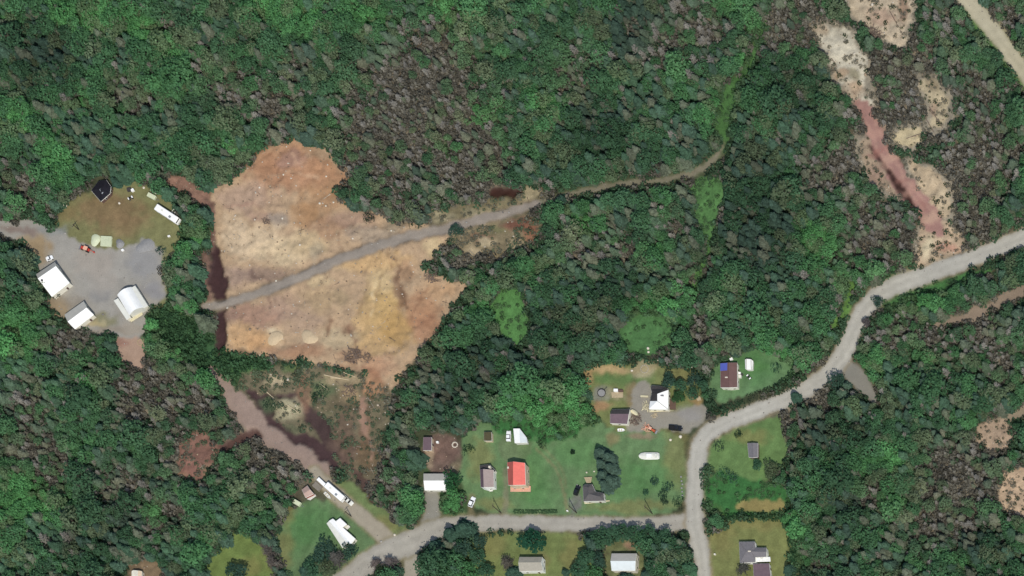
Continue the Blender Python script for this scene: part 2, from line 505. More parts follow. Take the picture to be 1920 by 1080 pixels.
# gullies, wheel scars and rows of dug earth
for pts, c, a in (
        ([(740, 482, 5), (750, 520, 8), (758, 560, 10), (762, 585, 4)], (112, 86, 64), .7), ([(722, 500, 3), (716, 540, 4), (700, 580, 5), (690, 600, 3)], (140, 116, 84), .6),
        ([(690, 520, 3), (684, 560, 3), (668, 590, 4)], (142, 116, 86), .5), ([(618, 600, 4), (616, 625, 5), (610, 632, 3)], (120, 92, 70), .7), ([(648, 606, 5), (660, 620, 7), (668, 636, 3), (674, 665, 3)], (118, 88, 68), .7),
        ([(706, 530, 4), (700, 560, 3), (696, 590, 3)], (220, 198, 152), .7), ([(728, 470, 4), (735, 500, 3)], (128, 100, 74), .6), ([(600, 490, 4), (618, 500, 5), (606, 525, 4)], (126, 106, 84), .5),
        ([(560, 435, 3), (572, 460, 4), (582, 490, 3)], (150, 134, 104), .5), ([(640, 430, 4), (642, 470, 4)], (120, 90, 68), .6), ([(630, 440, 3), (690, 420, 3)], (190, 170, 134), .5),
        ([(470, 510, 4), (500, 525, 5), (520, 535, 4)], (112, 90, 78), .6), ([(560, 530, 4), (600, 512, 4)], (150, 128, 98), .5), ([(430, 655, 4), (480, 668, 4), (540, 676, 3)], (92, 72, 50), .6),
        ([(505, 330, 3), (545, 322, 3), (600, 330, 3)], (204, 172, 136), .5), ([(540, 290, 2), (560, 310, 2), (575, 300, 2)], (206, 170, 134), .5), ([(590, 290, 3), (605, 310, 3), (612, 330, 2)], (140, 118, 92), .5),
        ([(425, 390, 3), (470, 380, 3), (505, 395, 3)], (146, 110, 92), .5), ([(455, 310, 4), (480, 300, 4), (460, 340, 3)], (130, 96, 76), .5), ([(395, 350, 6), (398, 390, 6), (404, 430, 7)], (112, 80, 66), .6),
        ([(800, 540, 4), (780, 570, 6), (770, 600, 4)], (134, 100, 74), .6), ([(790, 525, 4), (830, 530, 4), (860, 532, 3)], (206, 172, 130), .6), ([(640, 690, 4), (690, 690, 5), (712, 715, 5)], (150, 110, 84), .6),
        ([(620, 655, 3), (680, 685, 3), (700, 715, 3)], (120, 88, 66), .5), ([(425, 628, 3), (440, 648, 3), (470, 660, 3)], (208, 172, 122), .7), ([(500, 560, 3), (520, 590, 3), (490, 610, 3)], (140, 110, 90), .4)):
    road(None, pts, c, wild=True, alpha=a)
area(SOIL, [(308, 335), (330, 325), (365, 345), (392, 350), (398, 382), (375, 382), (340, 368), (315, 352)], (134, 104, 88))
# wet dark trench along the clearing's west side
road(WET, [(398, 440, 6), (402, 470, 14), (406, 505, 26), (408, 535, 34), (414, 556, 22), (412, 576, 14), (408, 600, 24), (410, 635, 24), (414, 660, 12)], (66, 46, 44), wild=True)
road(SOIL, [(388, 470, 8), (388, 520, 12), (392, 556, 8)], (120, 94, 80), wild=True)
blob(397, 420, 8, 40, (130, 100, 84), .8)
road(SOIL, [(395, 380, 14), (400, 420, 12), (400, 450, 12)], (112, 86, 74), wild=True)
# churned ground south of the clearing
area(SOIL, [(455, 700), (520, 688), (600, 690), (700, 710), (740, 730), (730, 790), (715, 840), (710, 905), (660, 905), (610, 870), (540, 830), (490, 790), (440, 730)], (106, 98, 76))
road(WET, [(462, 728, 12), (482, 748, 22), (500, 782, 30), (530, 810, 24), (568, 830, 30), (598, 848, 44), (622, 872, 18)], (70, 52, 50), wild=True)
road(WET, [(470, 738, 6), (510, 742, 5), (552, 746, 12), (585, 772, 24), (604, 800, 36), (622, 830, 28), (640, 860, 16)], (72, 56, 52), wild=True)
road(WET, [(664, 868, 6), (672, 890, 14), (686, 920, 10), (700, 940, 6)], (84, 66, 58), wild=True)
for (x, y, rx, ry, c, a) in ((650, 800, 20, 50, (104, 86, 70), .8), (655, 860, 20, 34, (98, 78, 66), .7), (550, 800, 16, 8, (86, 92, 68), .6), (625, 770, 18, 10, (92, 100, 72), .6), (520, 715, 24, 14, (176, 160, 128), .8), (546, 768, 26, 18, (176, 166, 132), .8), (500, 760, 18, 16, (84, 102, 70), .7), (600, 730, 36, 18, (88, 104, 70), .7), (650, 712, 50, 10, (170, 150, 116), .6), (655, 740, 20, 16, (180, 154, 116), .7), (700, 720, 20, 24, (166, 124, 92), .8), (570, 735, 16, 40, (132, 100, 80), .7), (630, 760, 40, 20, (98, 88, 66), .6), (684, 800, 8, 40, (128, 100, 80), .7), (645, 830, 30, 30, (100, 82, 68), .6), (690, 860, 24, 30, (104, 84, 62), .7), (460, 690, 40, 14, (72, 106, 60), .6), (550, 690, 20, 10, (86, 112, 64), .7)):
    blob(x, y, rx, ry, c, a)
road(TRACK, [(395, 690, 18), (430, 735, 34), (470, 790, 40), (530, 838, 40), (590, 872, 36), (610, 890, 24)], (144, 124, 110), wild=True)
road(TRACK, [(680, 745, 8), (676, 785, 6), (688, 825, 6), (700, 860, 5)], (146, 116, 96), wild=True)
road(WET, [(480, 812, 16), (440, 830, 22), (400, 842, 22)], (86, 64, 56), wild=True)
area(SOIL, [(325, 860), (345, 820), (380, 808), (405, 825), (410, 850), (395, 885), (385, 905), (345, 895), (325, 890)], (128, 96, 82))
blob(358, 880, 26, 14, (142, 104, 90), .8)
blob(400, 885, 18, 16, (150, 132, 100), .6)
blob(335, 890, 10, 10, (150, 124, 96), .6)
# second stretch east of the clearing along the haul road
for pts, c in (([(840, 440), (880, 425), (950, 405), (1010, 398), (1015, 430), (985, 470), (940, 480), (890, 490), (850, 470)], (122, 110, 84)), ([(800, 400), (860, 385), (930, 370), (1000, 345), (1012, 365), (990, 385), (900, 405), (820, 420)], (120, 110, 82))):
    area(SOIL, pts, c)
for (x, y, rx, ry, c, a) in ((830, 405, 24, 10, (160, 150, 120), .6), (885, 400, 20, 10, (150, 142, 112), .6), (990, 360, 24, 14, (166, 152, 120), .7), (905, 445, 20, 10, (120, 88, 70), .7), (890, 470, 18, 12, (178, 160, 126), .8), (915, 452, 14, 10, (180, 164, 130), .8), (975, 465, 18, 14, (172, 156, 122), .8), (975, 420, 34, 14, (104, 66, 54), .85), (995, 440, 14, 26, (134, 92, 70), .8), (940, 430, 20, 8, (110, 110, 74), .6)):
    blob(x, y, rx, ry, c, a)
area(WET, [(920, 352), (945, 348), (972, 352), (975, 366), (945, 374), (922, 370)], (62, 40, 32))

# --- west yard
area(YARD, [(-80, 415), (60, 412), (108, 430), (150, 452), (200, 462), (240, 462), (290, 448), (305, 480), (308, 555), (272, 590), (278, 625), (235, 640), (165, 622), (120, 600), (95, 585), (90, 545), (66, 500), (48, 455), (0, 442), (-80, 445)], (150, 145, 134))
for (x, y, rx, ry, c, a) in ((70, 465, 24, 30, (146, 124, 90), .85), (60, 450, 30, 10, (150, 130, 100), .7), (40, 432, 40, 7, (120, 100, 90), .7), (100, 430, 30, 12, (130, 134, 130), .6), (110, 585, 24, 22, (144, 124, 94), .85), (90, 570, 14, 14, (140, 122, 96), .7), (135, 565, 30, 16, (138, 128, 112), .6), (180, 490, 40, 30, (152, 142, 128), .6), (270, 490, 34, 34, (136, 134, 130), .8), (285, 545, 20, 18, (132, 130, 130), .7), (190, 555, 20, 16, (128, 126, 122), .6), (195, 600, 30, 14, (122, 118, 84), .8), (205, 620, 40, 8, (138, 126, 108), .7), (250, 615, 24, 10, (150, 138, 120), .6), (195, 515, 26, 34, (156, 147, 134), .5), (176, 606, 24, 4, (168, 152, 112), .7), (200, 602, 6, 6, (172, 160, 124), .7)):
    blob(x, y, rx, ry, c, a)
area(TRACK, [(205, 632), (272, 630), (278, 660), (268, 692), (245, 688), (225, 668)], (160, 134, 114))
blob(224, 645, 20, 8, (142, 108, 94), .8)

# --- the cleared strips north-east
PALE = (186, 177, 154)


def broken(pts, k, rgb):
    p = np.array(pts, float)
    c = p.mean(0)
    q = c + (p - c) * (1 + k / (np.hypot(*(p - c).T)[:, None] + 1e-6))
    area(SOIL, q, rgb)


for pts in ([(1525, 55), (1558, 46), (1600, 66), (1608, 92), (1630, 122), (1628, 148), (1634, 188), (1628, 212), (1606, 196), (1585, 168), (1560, 130), (1540, 92)], [(1580, -40), (1705, -40), (1706, 40), (1696, 84), (1672, 82), (1655, 60), (1625, 48), (1600, 24)], [(1722, 148), (1748, 146), (1776, 176), (1780, 222), (1764, 248), (1742, 242), (1732, 174)], [(1682, 240), (1724, 232), (1738, 252), (1704, 280), (1680, 262)], [(1608, 258), (1632, 262), (1660, 315), (1700, 372), (1690, 372), (1650, 352), (1620, 320)], [(1690, 285), (1752, 318), (1782, 368), (1786, 402), (1762, 412), (1735, 370)], [(1728, 405), (1775, 420), (1802, 452), (1800, 474), (1735, 496), (1722, 480)]):
    broken(pts, 13, (142, 133, 114))
area(SOIL, [(1525, 55), (1558, 46), (1600, 66), (1608, 92), (1630, 122), (1628, 148), (1612, 168), (1634, 188), (1628, 212), (1606, 196), (1585, 168), (1560, 130), (1540, 92)], PALE)
area(SOIL, [(1580, -40), (1705, -40), (1706, 40), (1696, 84), (1672, 82), (1655, 60), (1625, 48), (1600, 24)], (178, 162, 136))
area(SOIL, [(1722, 148), (1748, 146), (1776, 176), (1780, 222), (1764, 248), (1742, 242), (1748, 206), (1732, 174)], (170, 156, 126))
area(SOIL, [(1682, 240), (1724, 232), (1738, 252), (1704, 280), (1680, 262)], (184, 168, 132))
area(SOIL, [(1608, 258), (1632, 262), (1660, 315), (1700, 372), (1690, 372), (1650, 352), (1620, 320)], (160, 140, 116))
area(SOIL, [(1690, 285), (1752, 318), (1782, 368), (1786, 402), (1762, 412), (1735, 370)], (176, 156, 126))
area(SOIL, [(1722, 400), (1780, 412), (1812, 450), (1812, 476), (1735, 502), (1712, 490), (1730, 440)], (176, 154, 126))
road(TRACK, [(1612, 190, 20), (1634, 230, 30), (1658, 290, 36), (1690, 340, 36), (1735, 395, 36), (1755, 428, 28)], (152, 116, 104), wild=True)
for dx in (-9, 8):
    road(None, [(1628 + dx, 222, 3), (1660 + dx, 292, 4), (1694 + dx, 342, 4), (1740 + dx, 400, 4)], (178, 142, 122), wild=True, alpha=.6)
road(WET, [(1630, 272, 4), (1652, 306, 7), (1678, 340, 11), (1702, 376, 14), (1712, 388, 4)], (60, 40, 34))
for (x, y, rx, ry, c, a) in ((1540, 60, 14, 10, (150, 126, 96), .6), (1650, 30, 30, 14, (160, 130, 110), .6), (1690, 20, 10, 24, (120, 92, 74), .7), (1575, 140, 12, 8, (140, 112, 84), .7), (1600, 140, 14, 10, (108, 100, 72), .7), (1600, 165, 16, 16, (160, 130, 100), .7), (1750, 165, 10, 14, (130, 116, 92), .7), (1750, 205, 10, 14, (156, 128, 108), .6), (1775, 462, 26, 10, (170, 128, 108), .8), (1742, 462, 10, 22, (194, 180, 146), .8), (1640, 330, 16, 24, (150, 122, 106), .6), (1770, 380, 14, 20, (190, 172, 140), .7)):
    blob(x, y, rx, ry, c, a)

for (x, y, rx, ry, c, a) in ((1640, 250, 10, 20, (178, 138, 120), .6), (1668, 300, 8, 20, (184, 148, 126), .6), (1705, 352, 10, 16, (176, 136, 118), .6), (1650, 285, 5, 24, (150, 104, 92), .6), (1725, 385, 14, 10, (150, 106, 94), .5), (1745, 412, 12, 12, (182, 150, 126), .7), (1690, 335, 6, 14, (142, 100, 88), .5)):
    blob(x, y, rx, ry, c, a, rot=60)
# --- forest tracks in the east
road(TRACK, [(1960, 520, 18), (1890, 562, 22), (1850, 582, 24), (1800, 600, 18), (1750, 612, 10)], (134, 118, 100), wild=True)
road(TRACK, [(1960, 745, 16), (1890, 778, 20), (1860, 800, 22), (1842, 825, 20)], (142, 128, 106), wild=True)
area(SOIL, [(1878, 875), (1960, 868), (1960, 975), (1900, 972), (1868, 946), (1872, 910)], (176, 152, 124))
area(SOIL, [(1832, 795), (1892, 780), (1906, 820), (1886, 850), (1842, 842)], (164, 142, 118))
blob(785, 85, 14, 10, (128, 98, 68), .9)
blob(1655, 630, 30, 18, (126, 106, 84), .7)
blob(1425, 690, 20, 10, (80, 118, 66), .6)
blob(1040, 748, 22, 14, (148, 112, 72), .85)
# --- village soils
for (x, y, rx, ry, c, a) in ((1140, 690, 48, 10, (182, 154, 112), .9), (1100, 705, 10, 20, (160, 132, 92), .8), (1205, 692, 24, 16, (158, 146, 116), .8), (1190, 690, 60, 6, (150, 134, 96), .5), (1185, 745, 14, 26, (134, 112, 86), .7), (1128, 740, 18, 14, (126, 124, 116), .8), (1128, 762, 16, 8, (160, 124, 92), .8), (1157, 742, 16, 10, (150, 138, 112), .6), (1305, 750, 10, 14, (150, 118, 82), .7), (1245, 775, 30, 12, (132, 112, 92), .6), (1150, 815, 14, 14, (132, 118, 84), .7), (1200, 815, 30, 6, (148, 116, 100), .6)):
    blob(x, y, rx, ry, c, a)
area(YARD, [(1178, 758), (1215, 700), (1222, 760), (1262, 775), (1318, 748), (1326, 785), (1298, 812), (1240, 800), (1180, 808), (1165, 800)], (140, 134, 120))
blob(1290, 775, 24, 16, (142, 138, 132), .6)
area(SOIL, [(790, 812), (862, 815), (866, 888), (795, 892)], (110, 92, 80), wild=False)
blob(830, 845, 26, 26, (116, 92, 80), .7)
blob(806, 858, 10, 20, (150, 132, 108), .8)
blob(856, 875, 10, 18, (112, 104, 80), .7)
blob(1015, 1052, 14, 20, (122, 110, 76), .5)
area(SOIL, [(1135, 1020), (1180, 1005), (1205, 1030), (1215, 1080), (1135, 1090)], (106, 110, 74))
blob(1182, 1025, 16, 8, (138, 104, 88), .7)
area(SOIL, [(240, 1052), (285, 1045), (310, 1075), (300, 1120), (240, 1120)], (124, 106, 82))
blob(1080, 945, 10, 22, (118, 116, 108), .9)
road(None, [(1005, 842, 4), (1040, 872, 4), (1052, 910, 5), (1066, 955, 8)], (132, 120, 88), alpha=.6)
road(None, [(1012, 836, 3), (1052, 872, 3), (1062, 915, 4)], (126, 116, 84), alpha=.5)
road(None, [(946, 962, 12), (948, 925, 12), (950, 880, 8)], (128, 120, 98), alpha=.6)
road(None, [(884, 962, 12), (886, 930, 10)], (132, 118, 88), alpha=.6)
road(None, [(965, 840, 60), (972, 840, 50)], (116, 106, 84), alpha=.25)

# --- roads
RG = (168, 163, 149)
road(ROAD, [(808, 915, 26), (812, 950, 28), (806, 990, 34), (790, 1010, 30)], (140, 136, 124), edge=(128, 120, 92))
road(ROAD, [(590, 885, 22), (620, 918, 26), (680, 970, 28), (735, 1020, 30), (760, 1030, 26)], (156, 146, 126), edge=(130, 120, 88), ruts=.06)
road(ROAD, [(765, 1020, 30), (772, 1050, 28), (772, 1110, 30)], (158, 150, 132), edge=(126, 118, 88))
road(ROAD, [(600, 1120, 36), (660, 1074, 36), (725, 1036, 46), (780, 1012, 46), (822, 990, 36), (880, 980, 28), (1000, 981, 27), (1120, 982, 27), (1220, 985, 27), (1305, 978, 34)], (160, 154, 140), edge=(130, 120, 90), ruts=.08)
road(ROAD, [(1572, 672, 20), (1596, 696, 34), (1618, 718, 28), (1640, 752, 14)], (132, 128, 116), edge=(110, 100, 78))
road(ROAD, [(1990, 412, 32), (1920, 444, 32), (1850, 474, 32), (1740, 514, 32), (1665, 540, 34), (1625, 572, 34), (1602, 615, 32), (1582, 668, 34), (1545, 710, 32), (1490, 742, 30), (1410, 774, 30), (1345, 798, 32), (1312, 826, 32), (1304, 880, 31), (1302, 930, 31), (1302, 985, 36), (1316, 1040, 30), (1322, 1120, 28)], RG, edge=(140, 126, 98), ruts=.10)
road(ROAD, [(1775, -50, 30), (1815, 0, 30), (1870, 68, 30), (1925, 142, 28), (1990, 240, 28)], (176, 168, 142), edge=(130, 126, 90), ruts=.08)
road(TRACK, [(384, 575, 12), (396, 573, 15), (425, 568, 16), (500, 545, 17), (580, 512, 18), (650, 480, 18), (740, 450, 18), (830, 430, 18), (900, 412, 17), (990, 388, 15), (1022, 377, 8)], (136, 126, 113), edge=(128, 112, 88), ruts=.10)
road(TRACK, [(1020, 377, 7), (1060, 366, 8), (1100, 357, 12), (1180, 343, 11), (1225, 340, 7), (1260, 335, 10), (1320, 317, 14), (1350, 288, 6), (1358, 268, 3)], (118, 112, 92), edge=(92, 100, 70))

def clear(pts):
    w = window(np.array(pts), 4)
    OPEN[w] |= region(MX[w], MY[w], pts)


clear([(1150, 812), (1170, 760), (1215, 690), (1240, 700), (1248, 770), (1318, 745), (1330, 790), (1312, 835), (1310, 975), (866, 975), (864, 905), (896, 905), (896, 790), (1000, 790), (1030, 825), (1080, 835)])
clear([(156, 372), (176, 332), (216, 330), (222, 360), (215, 400), (170, 400)])
clear([(548, 935), (566, 905), (586, 895), (605, 890), (640, 910), (600, 945), (560, 955)])
clear([(1340, 690), (1430, 665), (1430, 750), (1335, 780)])
clear([(1325, 795), (1400, 785), (1460, 790), (1460, 880), (1325, 870)])
# everything that is not soil colour: fine break-up
g1 = fbm(CX, CY, 9, 41)[..., None]
g2 = vnoise(CX, CY, 3.0, 45)[..., None]
g3 = fbm(CX, CY, 45, 47)[..., None]
calm = np.where(np.isin(CLS, (SAND, ROAD, YARD, TRACK)), .5, 1.0)[..., None]
RGB *= (1 + calm * (0.44 * (g1 - .5) - .05)) * (1 + calm * .24 * (g2 - .5)) * (1 + calm * .26 * (g3 - .5))
SPK = np.random.default_rng(5).random((NY, NX))
SPKR = np.random.default_rng(6).random((NY, NX))
SPK = np.where(np.isin(CLS, (SAND, SOIL))[..., None], (1 + .22 * (fbm(CX, CY, 5, 91) - .5) * 2)[..., None] * (1 - .30 * (SPK > .95)[..., None] + .16 * (SPK < .04)[..., None]), 1)
RGB *= SPK
fine = np.isin(CLS, (LAWN, MEADOW))[..., None]
RGB *= np.where(fine, 1 + .24 * (fbm(CX, CY, 5, 93, 2)[..., None] - .5) + .14 * (SPKR[..., None] - .5) + .05 * np.sin((CX + .35 * CY) / 4.2 + 3 * fbm(CX, CY, 120, 96))[..., None], 1)
RGB[CLS == SAND] *= np.array((.97, .95, .98))
KS = {LAWN: 1.02, MEADOW: .86, YARD: .97, SAND: .93, ROAD: .95}
for c, k in KS.items():
    RGB[CLS == c] *= k
# one light blur so borders mix as trodden ground does
P = np.pad(RGB, ((1, 1), (1, 1), (0, 0)), mode='edge')
RGB = (P[:-2, 1:-1] + P[2:, 1:-1] + P[1:-1, :-2] + P[1:-1, 2:] + 2 * RGB) / 6

# heights: gentle relief; trenches cut in, spoil thrown up
vx = X0 + np.arange(NX + 1) * STEP
vy = Y0 + np.arange(NY + 1) * STEP
VX, VY = np.meshgrid(vx, vy)


def to_vert(a):
    p = np.pad(a.astype(float), ((1, 1), (1, 1)) + ((0, 0),) * (a.ndim - 2), mode='edge')
    return 0.25 * (p[:-1, :-1] + p[1:, :-1] + p[:-1, 1:] + p[1:, 1:])


def blur(a, n):
    for _ in range(n):
        p = np.pad(a, 1, mode='edge')
        a = (p[:-2, 1:-1] + p[2:, 1:-1] + p[1:-1, :-2] + p[1:-1, 2:] + 2 * a) / 6
    return a


wet = blur(to_vert(CLS == WET), 4)
rough = blur(to_vert((CLS == SAND) | (CLS == SOIL)), 5)
flat = blur(to_vert((CLS == ROAD) | (CLS == YARD) | (CLS == LAWN)), 6)
HZ = rough * ((fbm(VX, VY, 40, 51) - 0.5) * 1.8 + (fbm(VX, VY, 12, 55, 2) - 0.5) * 0.8)
HZ += (1 - rough) * (1 - flat) * (fbm(VX, VY, 30, 57) - 0.5) * 0.7
HZ -= 1.1 * wet
lim = np.minimum.reduce([VX - X0, X1 - VX, VY - Y0, Y1 - VY]) / 20
HZ *= np.clip(lim, 0, 1)
HZ *= (1 - 0.85 * np.clip(flat - rough, 0, 1))


def zat(x, y):
    """ground height at world x, y"""
    px, py = x / M_PX + 960, 540 - y / M_PX
    i = (px - X0) / STEP
    j = (py - Y0) / STEP
    if i < 0 or j < 0 or i >= NX or j >= NY:
        return 0.0
    a, b = int(i), int(j)
    fx, fy = i - a, j - b
    return float((HZ[b, a] * (1 - fx) + HZ[b, a + 1] * fx) * (1 - fy) + (HZ[b + 1, a] * (1 - fx) + HZ[b + 1, a + 1] * fx) * fy)


def ground_material(name, rough=0.95, bump=0.4, grain=0.22, gscale=2.2):
    m = bpy.data.materials.new(name)
    m.use_nodes = True
    nt = m.node_tree
    b = nt.nodes['Principled BSDF']
    b.inputs['Roughness'].default_value = rough
    b.inputs['Specular IOR Level'].default_value = 0.15
    at = nt.nodes.new('ShaderNodeAttribute')
    at.attribute_name = 'soil'
    tc = nt.nodes.new('ShaderNodeTexCoord')
    n1 = nt.nodes.new('ShaderNodeTexNoise')
    n1.inputs['Scale'].default_value = gscale
    n1.inputs['Detail'].default_value = 6
    n1.inputs['Roughness'].default_value = 0.75
    nt.links.new(tc.outputs['Object'], n1.inputs['Vector'])
    mr = nt.nodes.new('ShaderNodeMapRange')
    mr.inputs['From Min'].default_value = 0.3
    mr.inputs['From Max'].default_value = 0.7
    mr.inputs['To Min'].default_value = 1 - grain
    mr.inputs['To Max'].default_value = 1 + grain
    nt.links.new(n1.outputs[0], mr.inputs['Value'])
    mx = nt.nodes.new('ShaderNodeMix')
    mx.data_type = 'RGBA'
    mx.blend_type = 'MULTIPLY'
    mx.inputs[0].default_value = 1
    nt.links.new(at.outputs['Color'], mx.inputs[6])
    nt.links.new(mr.outputs[0], mx.inputs[7])
    nt.links.new(mx.outputs[2], b.inputs['Base Color'])
    bp = nt.nodes.new('ShaderNodeBump')
    bp.inputs['Strength'].default_value = bump
    bp.inputs['Distance'].default_value = 0.3
    nt.links.new(n1.outputs[0], bp.inputs['Height'])
    nt.links.new(bp.outputs[0], b.inputs['Normal'])
    return m


GM = [ground_material('moss_and_litter', grain=.35), ground_material('mown_grass', grain=.2, gscale=1.6), ground_material('sand_and_gravel', grain=.2), ground_material('packed_gravel', grain=.12, bump=.2), ground_material('yard_gravel', grain=.15, bump=.25), ground_material('track_gravel', grain=.16, bump=.3), ground_material('turned_soil', grain=.25, bump=.5), ground_material('wet_mud', rough=.6, grain=.25), ground_material('tall_grass', grain=.3, gscale=1.2, bump=.6)]
VCOL = to_vert(RGB)
jx = (RNG.random(VX.shape) - 0.5) * 0.5 * STEP
jy = (RNG.random(VX.shape) - 0.5) * 0.5 * STEP
jx[[0, -1], :] = jx[:, [0, -1]] = 0
jy[[0, -1], :] = jy[:, [0, -1]] = 0
GX = (VX + jx - 960) * M_PX
GY = (540 - VY - jy) * M_PX
VID = np.arange((NY + 1) * (NX + 1)).reshape(NY + 1, NX + 1)
ALLV = np.stack([GX.ravel(), GY.ravel(), HZ.ravel()], 1)
ALLC = np.concatenate([VCOL.reshape(-1, 3), np.ones((VID.size, 1))], 1)


def raw_mesh(name, verts, quads, cols, material):
    me = bpy.data.meshes.new(name)
    me.vertices.add(len(verts))
    me.vertices.foreach_set('co', verts.astype(np.float32).ravel())
    me.loops.add(quads.size)
    me.loops.foreach_set('vertex_index', quads.astype(np.int32).ravel())
    me.polygons.add(len(quads))
    me.polygons.foreach_set('loop_start', np.arange(0, quads.size, 4, dtype=np.int32))
    me.polygons.foreach_set('use_smooth', np.ones(len(quads), bool))
    at = me.attributes.new('soil', 'FLOAT_COLOR', 'POINT')
    at.data.foreach_set('color', cols.astype(np.float32).ravel())
    me.materials.append(material)
    me.update(calc_edges=True)
    return me


for c, nm in enumerate(NAMES):
    sel = CLS == c
    if not sel.any():
        continue
    q = np.stack([VID[1:, :-1][sel], VID[1:, 1:][sel], VID[:-1, 1:][sel], VID[:-1, :-1][sel]], 1)
    if c == FOREST:
        # the wood's floor runs on to the horizon beyond the surveyed lattice
        o = len(ALLV)
        R = 4000.0
        (ax, ay), (bx, by) = G(X0, Y1), G(X1, Y0)
        ring = np.array([(ax, ay, 0), (bx, ay, 0), (bx, by, 0), (ax, by, 0), (-R, -R, 0), (R, -R, 0), (R, R, 0), (-R, R, 0)], float)
        V = np.vstack([ALLV, ring])
        C = np.vstack([ALLC, np.tile(np.append(soft((50, 60, 42)), 1), (8, 1))])
        q = np.vstack([q, [(o + 4, o + 5, o + 1, o), (o + 5, o + 6, o + 2, o + 1), (o + 6, o + 7, o + 3, o + 2), (o + 7, o + 4, o, o + 3)]])
    else:
        V, C = ALLV, ALLC
    uq, inv = np.unique(q.ravel(), return_inverse=True)
    me = raw_mesh(nm, V[uq], inv.reshape(-1, 4), C[uq], GM[c])
    tag(link(nm, me), kind='structure')

# ------------------------------------------------------------------ materials for built things
M = dict(
    white=mat('white_metal', (238, 236, 228), rough=.55, var=.05, scale=.6, spec=.2),
    white_dull=mat('weathered_white_metal', (212, 210, 196), rough=.7, var=.08, scale=.5),
    cream=mat('cream_siding', (222, 216, 196), var=.07),
    shade_and_cap_grey=mat('grey_shade_and_cap_metal', (176, 172, 160), rough=.6, var=.07, scale=.7),  # shade on pale roofs' northern slopes, painted as grey; also ridge caps
    blue_white=mat('bluish_metal_roof', (204, 210, 206), rough=.6, var=.07, scale=.5),
    red=mat('red_roof', (222, 112, 98), rough=.8, var=.10, scale=.7),
    red_shaded=mat('red_roof_in_shade', (160, 84, 72), rough=.8, var=.10, scale=.7),  # darker copy of the red roof: shade put into the colour
    redwall=mat('red_painted_boards', (150, 74, 62), var=.12),
    salmon=mat('salmon_boards', (214, 164, 136), var=.12),
    beige=mat('beige_boards', (208, 186, 156), var=.12),
    taupe=mat('taupe_shingles', (156, 140, 132), rough=.9, var=.12, scale=1.5),
    grey_shingle=mat('grey_shingles', (112, 108, 108), rough=.9, var=.12, scale=1.5),
    dark_shingle=mat('charcoal_shingles', (92, 88, 86), rough=.9, var=.14, scale=1.5),
    slate=mat('slate_roofing', (66, 62, 60), rough=.85, var=.15, scale=1.2),
    brown_metal=mat('brown_metal_roof', (104, 78, 72), rough=.6, var=.12, scale=.5),
    purple=mat('purple_brown_shingles', (104, 86, 90), rough=.85, var=.12, scale=1),
    olive=mat('mossy_roofing', (78, 72, 50), rough=.95, var=.2, scale=1.5),
    fawn=mat('fawn_shingles', (158, 152, 136), rough=.9, var=.10, scale=1),
    pinkgrey=mat('pink_grey_shingles', (172, 146, 132), rough=.9, var=.12, scale=1),
    black=mat('black_roofing', (34, 33, 38), rough=.9, spec=.1, var=.2, scale=.8),
    blue=mat('blue_tarp', (84, 94, 168), rough=.6, var=.10, scale=1),
    wood=mat('bare_wood', (176, 158, 126), rough=.9, var=.2, scale=2),
    oldwood=mat('grey_wood', (134, 126, 112), rough=.9, var=.2, scale=2),
    darkwood=mat('dark_stained_wood', (98, 76, 66), rough=.9, var=.15, scale=2),
    pole=mat('creosoted_wood', (72, 62, 52), rough=.9, var=.2, scale=3),
    glass=mat('dark_glass', (28, 32, 36), rough=.12, var=.05, spec=.6),
    rubber=mat('black_rubber', (30, 30, 30), rough=.9),
    carwhite=mat('white_car_paint', (236, 236, 232), rough=.35, var=.02, spec=.5),
    carblack=mat('black_car_paint', (30, 31, 34), rough=.3, var=.05, spec=.5),
    steel=mat('galvanised_steel', (150, 152, 152), rough=.5, metal=.4, var=.1),
    redpaint=mat('red_machine_paint', (186, 66, 52), rough=.5, var=.12),
    orange=mat('orange_machine_paint', (186, 92, 58), rough=.6, var=.2),
    tarp=mat('pale_tarp', (196, 200, 166), rough=.8, var=.08),
    creamtarp=mat('cream_tarp', (206, 196, 160), rough=.8, var=.1),
    lamp=mat('lamp_lens', (230, 226, 210), rough=.2, var=.02),
    stone=mat('pale_stone', (206, 196, 176), rough=.9, var=.15, scale=2, bump=.3),
    greystone=mat('grey_gravel_heap', (138, 136, 132), rough=.95, var=.2, scale=3, bump=.5),
    sandheap=mat('pale_sand_heap', (188, 166, 132), rough=.95, var=.12, scale=2, bump=.4),
    stick=mat('dead_branches', (112, 96, 84), rough=.95, var=.3, scale=3),
    paleStick=mat('bleached_wood', (190, 172, 138), rough=.9, var=.15, scale=2),
    concrete=mat('concrete', (168, 160, 142), rough=.9, var=.1, scale=1),
    bark=mat('bark', (84, 74, 64), rough=.95, var=.25, scale=3),
)


# ------------------------------------------------------------------ buildings
def opening(root, name, a, b, t, z0, z1, w, frame, pane, out):
    """a window or door set on the wall that runs from a to b (local coordinates)"""
    ax, ay = a
    bx, by = b
    L = math.hypot(bx - ax, by - ay)
    ux, uy = (bx - ax) / L, (by - ay) / L
    cx, cy = ax + ux * L * t, ay + uy * L * t
    rz = math.atan2(uy, ux)
    m = MB()
    m.box((cx + out[0] * .03, cy + out[1] * .03, (z0 + z1) / 2), (w, .10, z1 - z0), rz)
    fr = m.build(name, frame, root)
    m = MB()
    m.box((cx + out[0] * .09, cy + out[1] * .09, (z0 + z1) / 2), (w - .22, .04, z1 - z0 - .22), rz)
    m.build('pane' if name == 'window' else 'door_leaf', pane, fr)


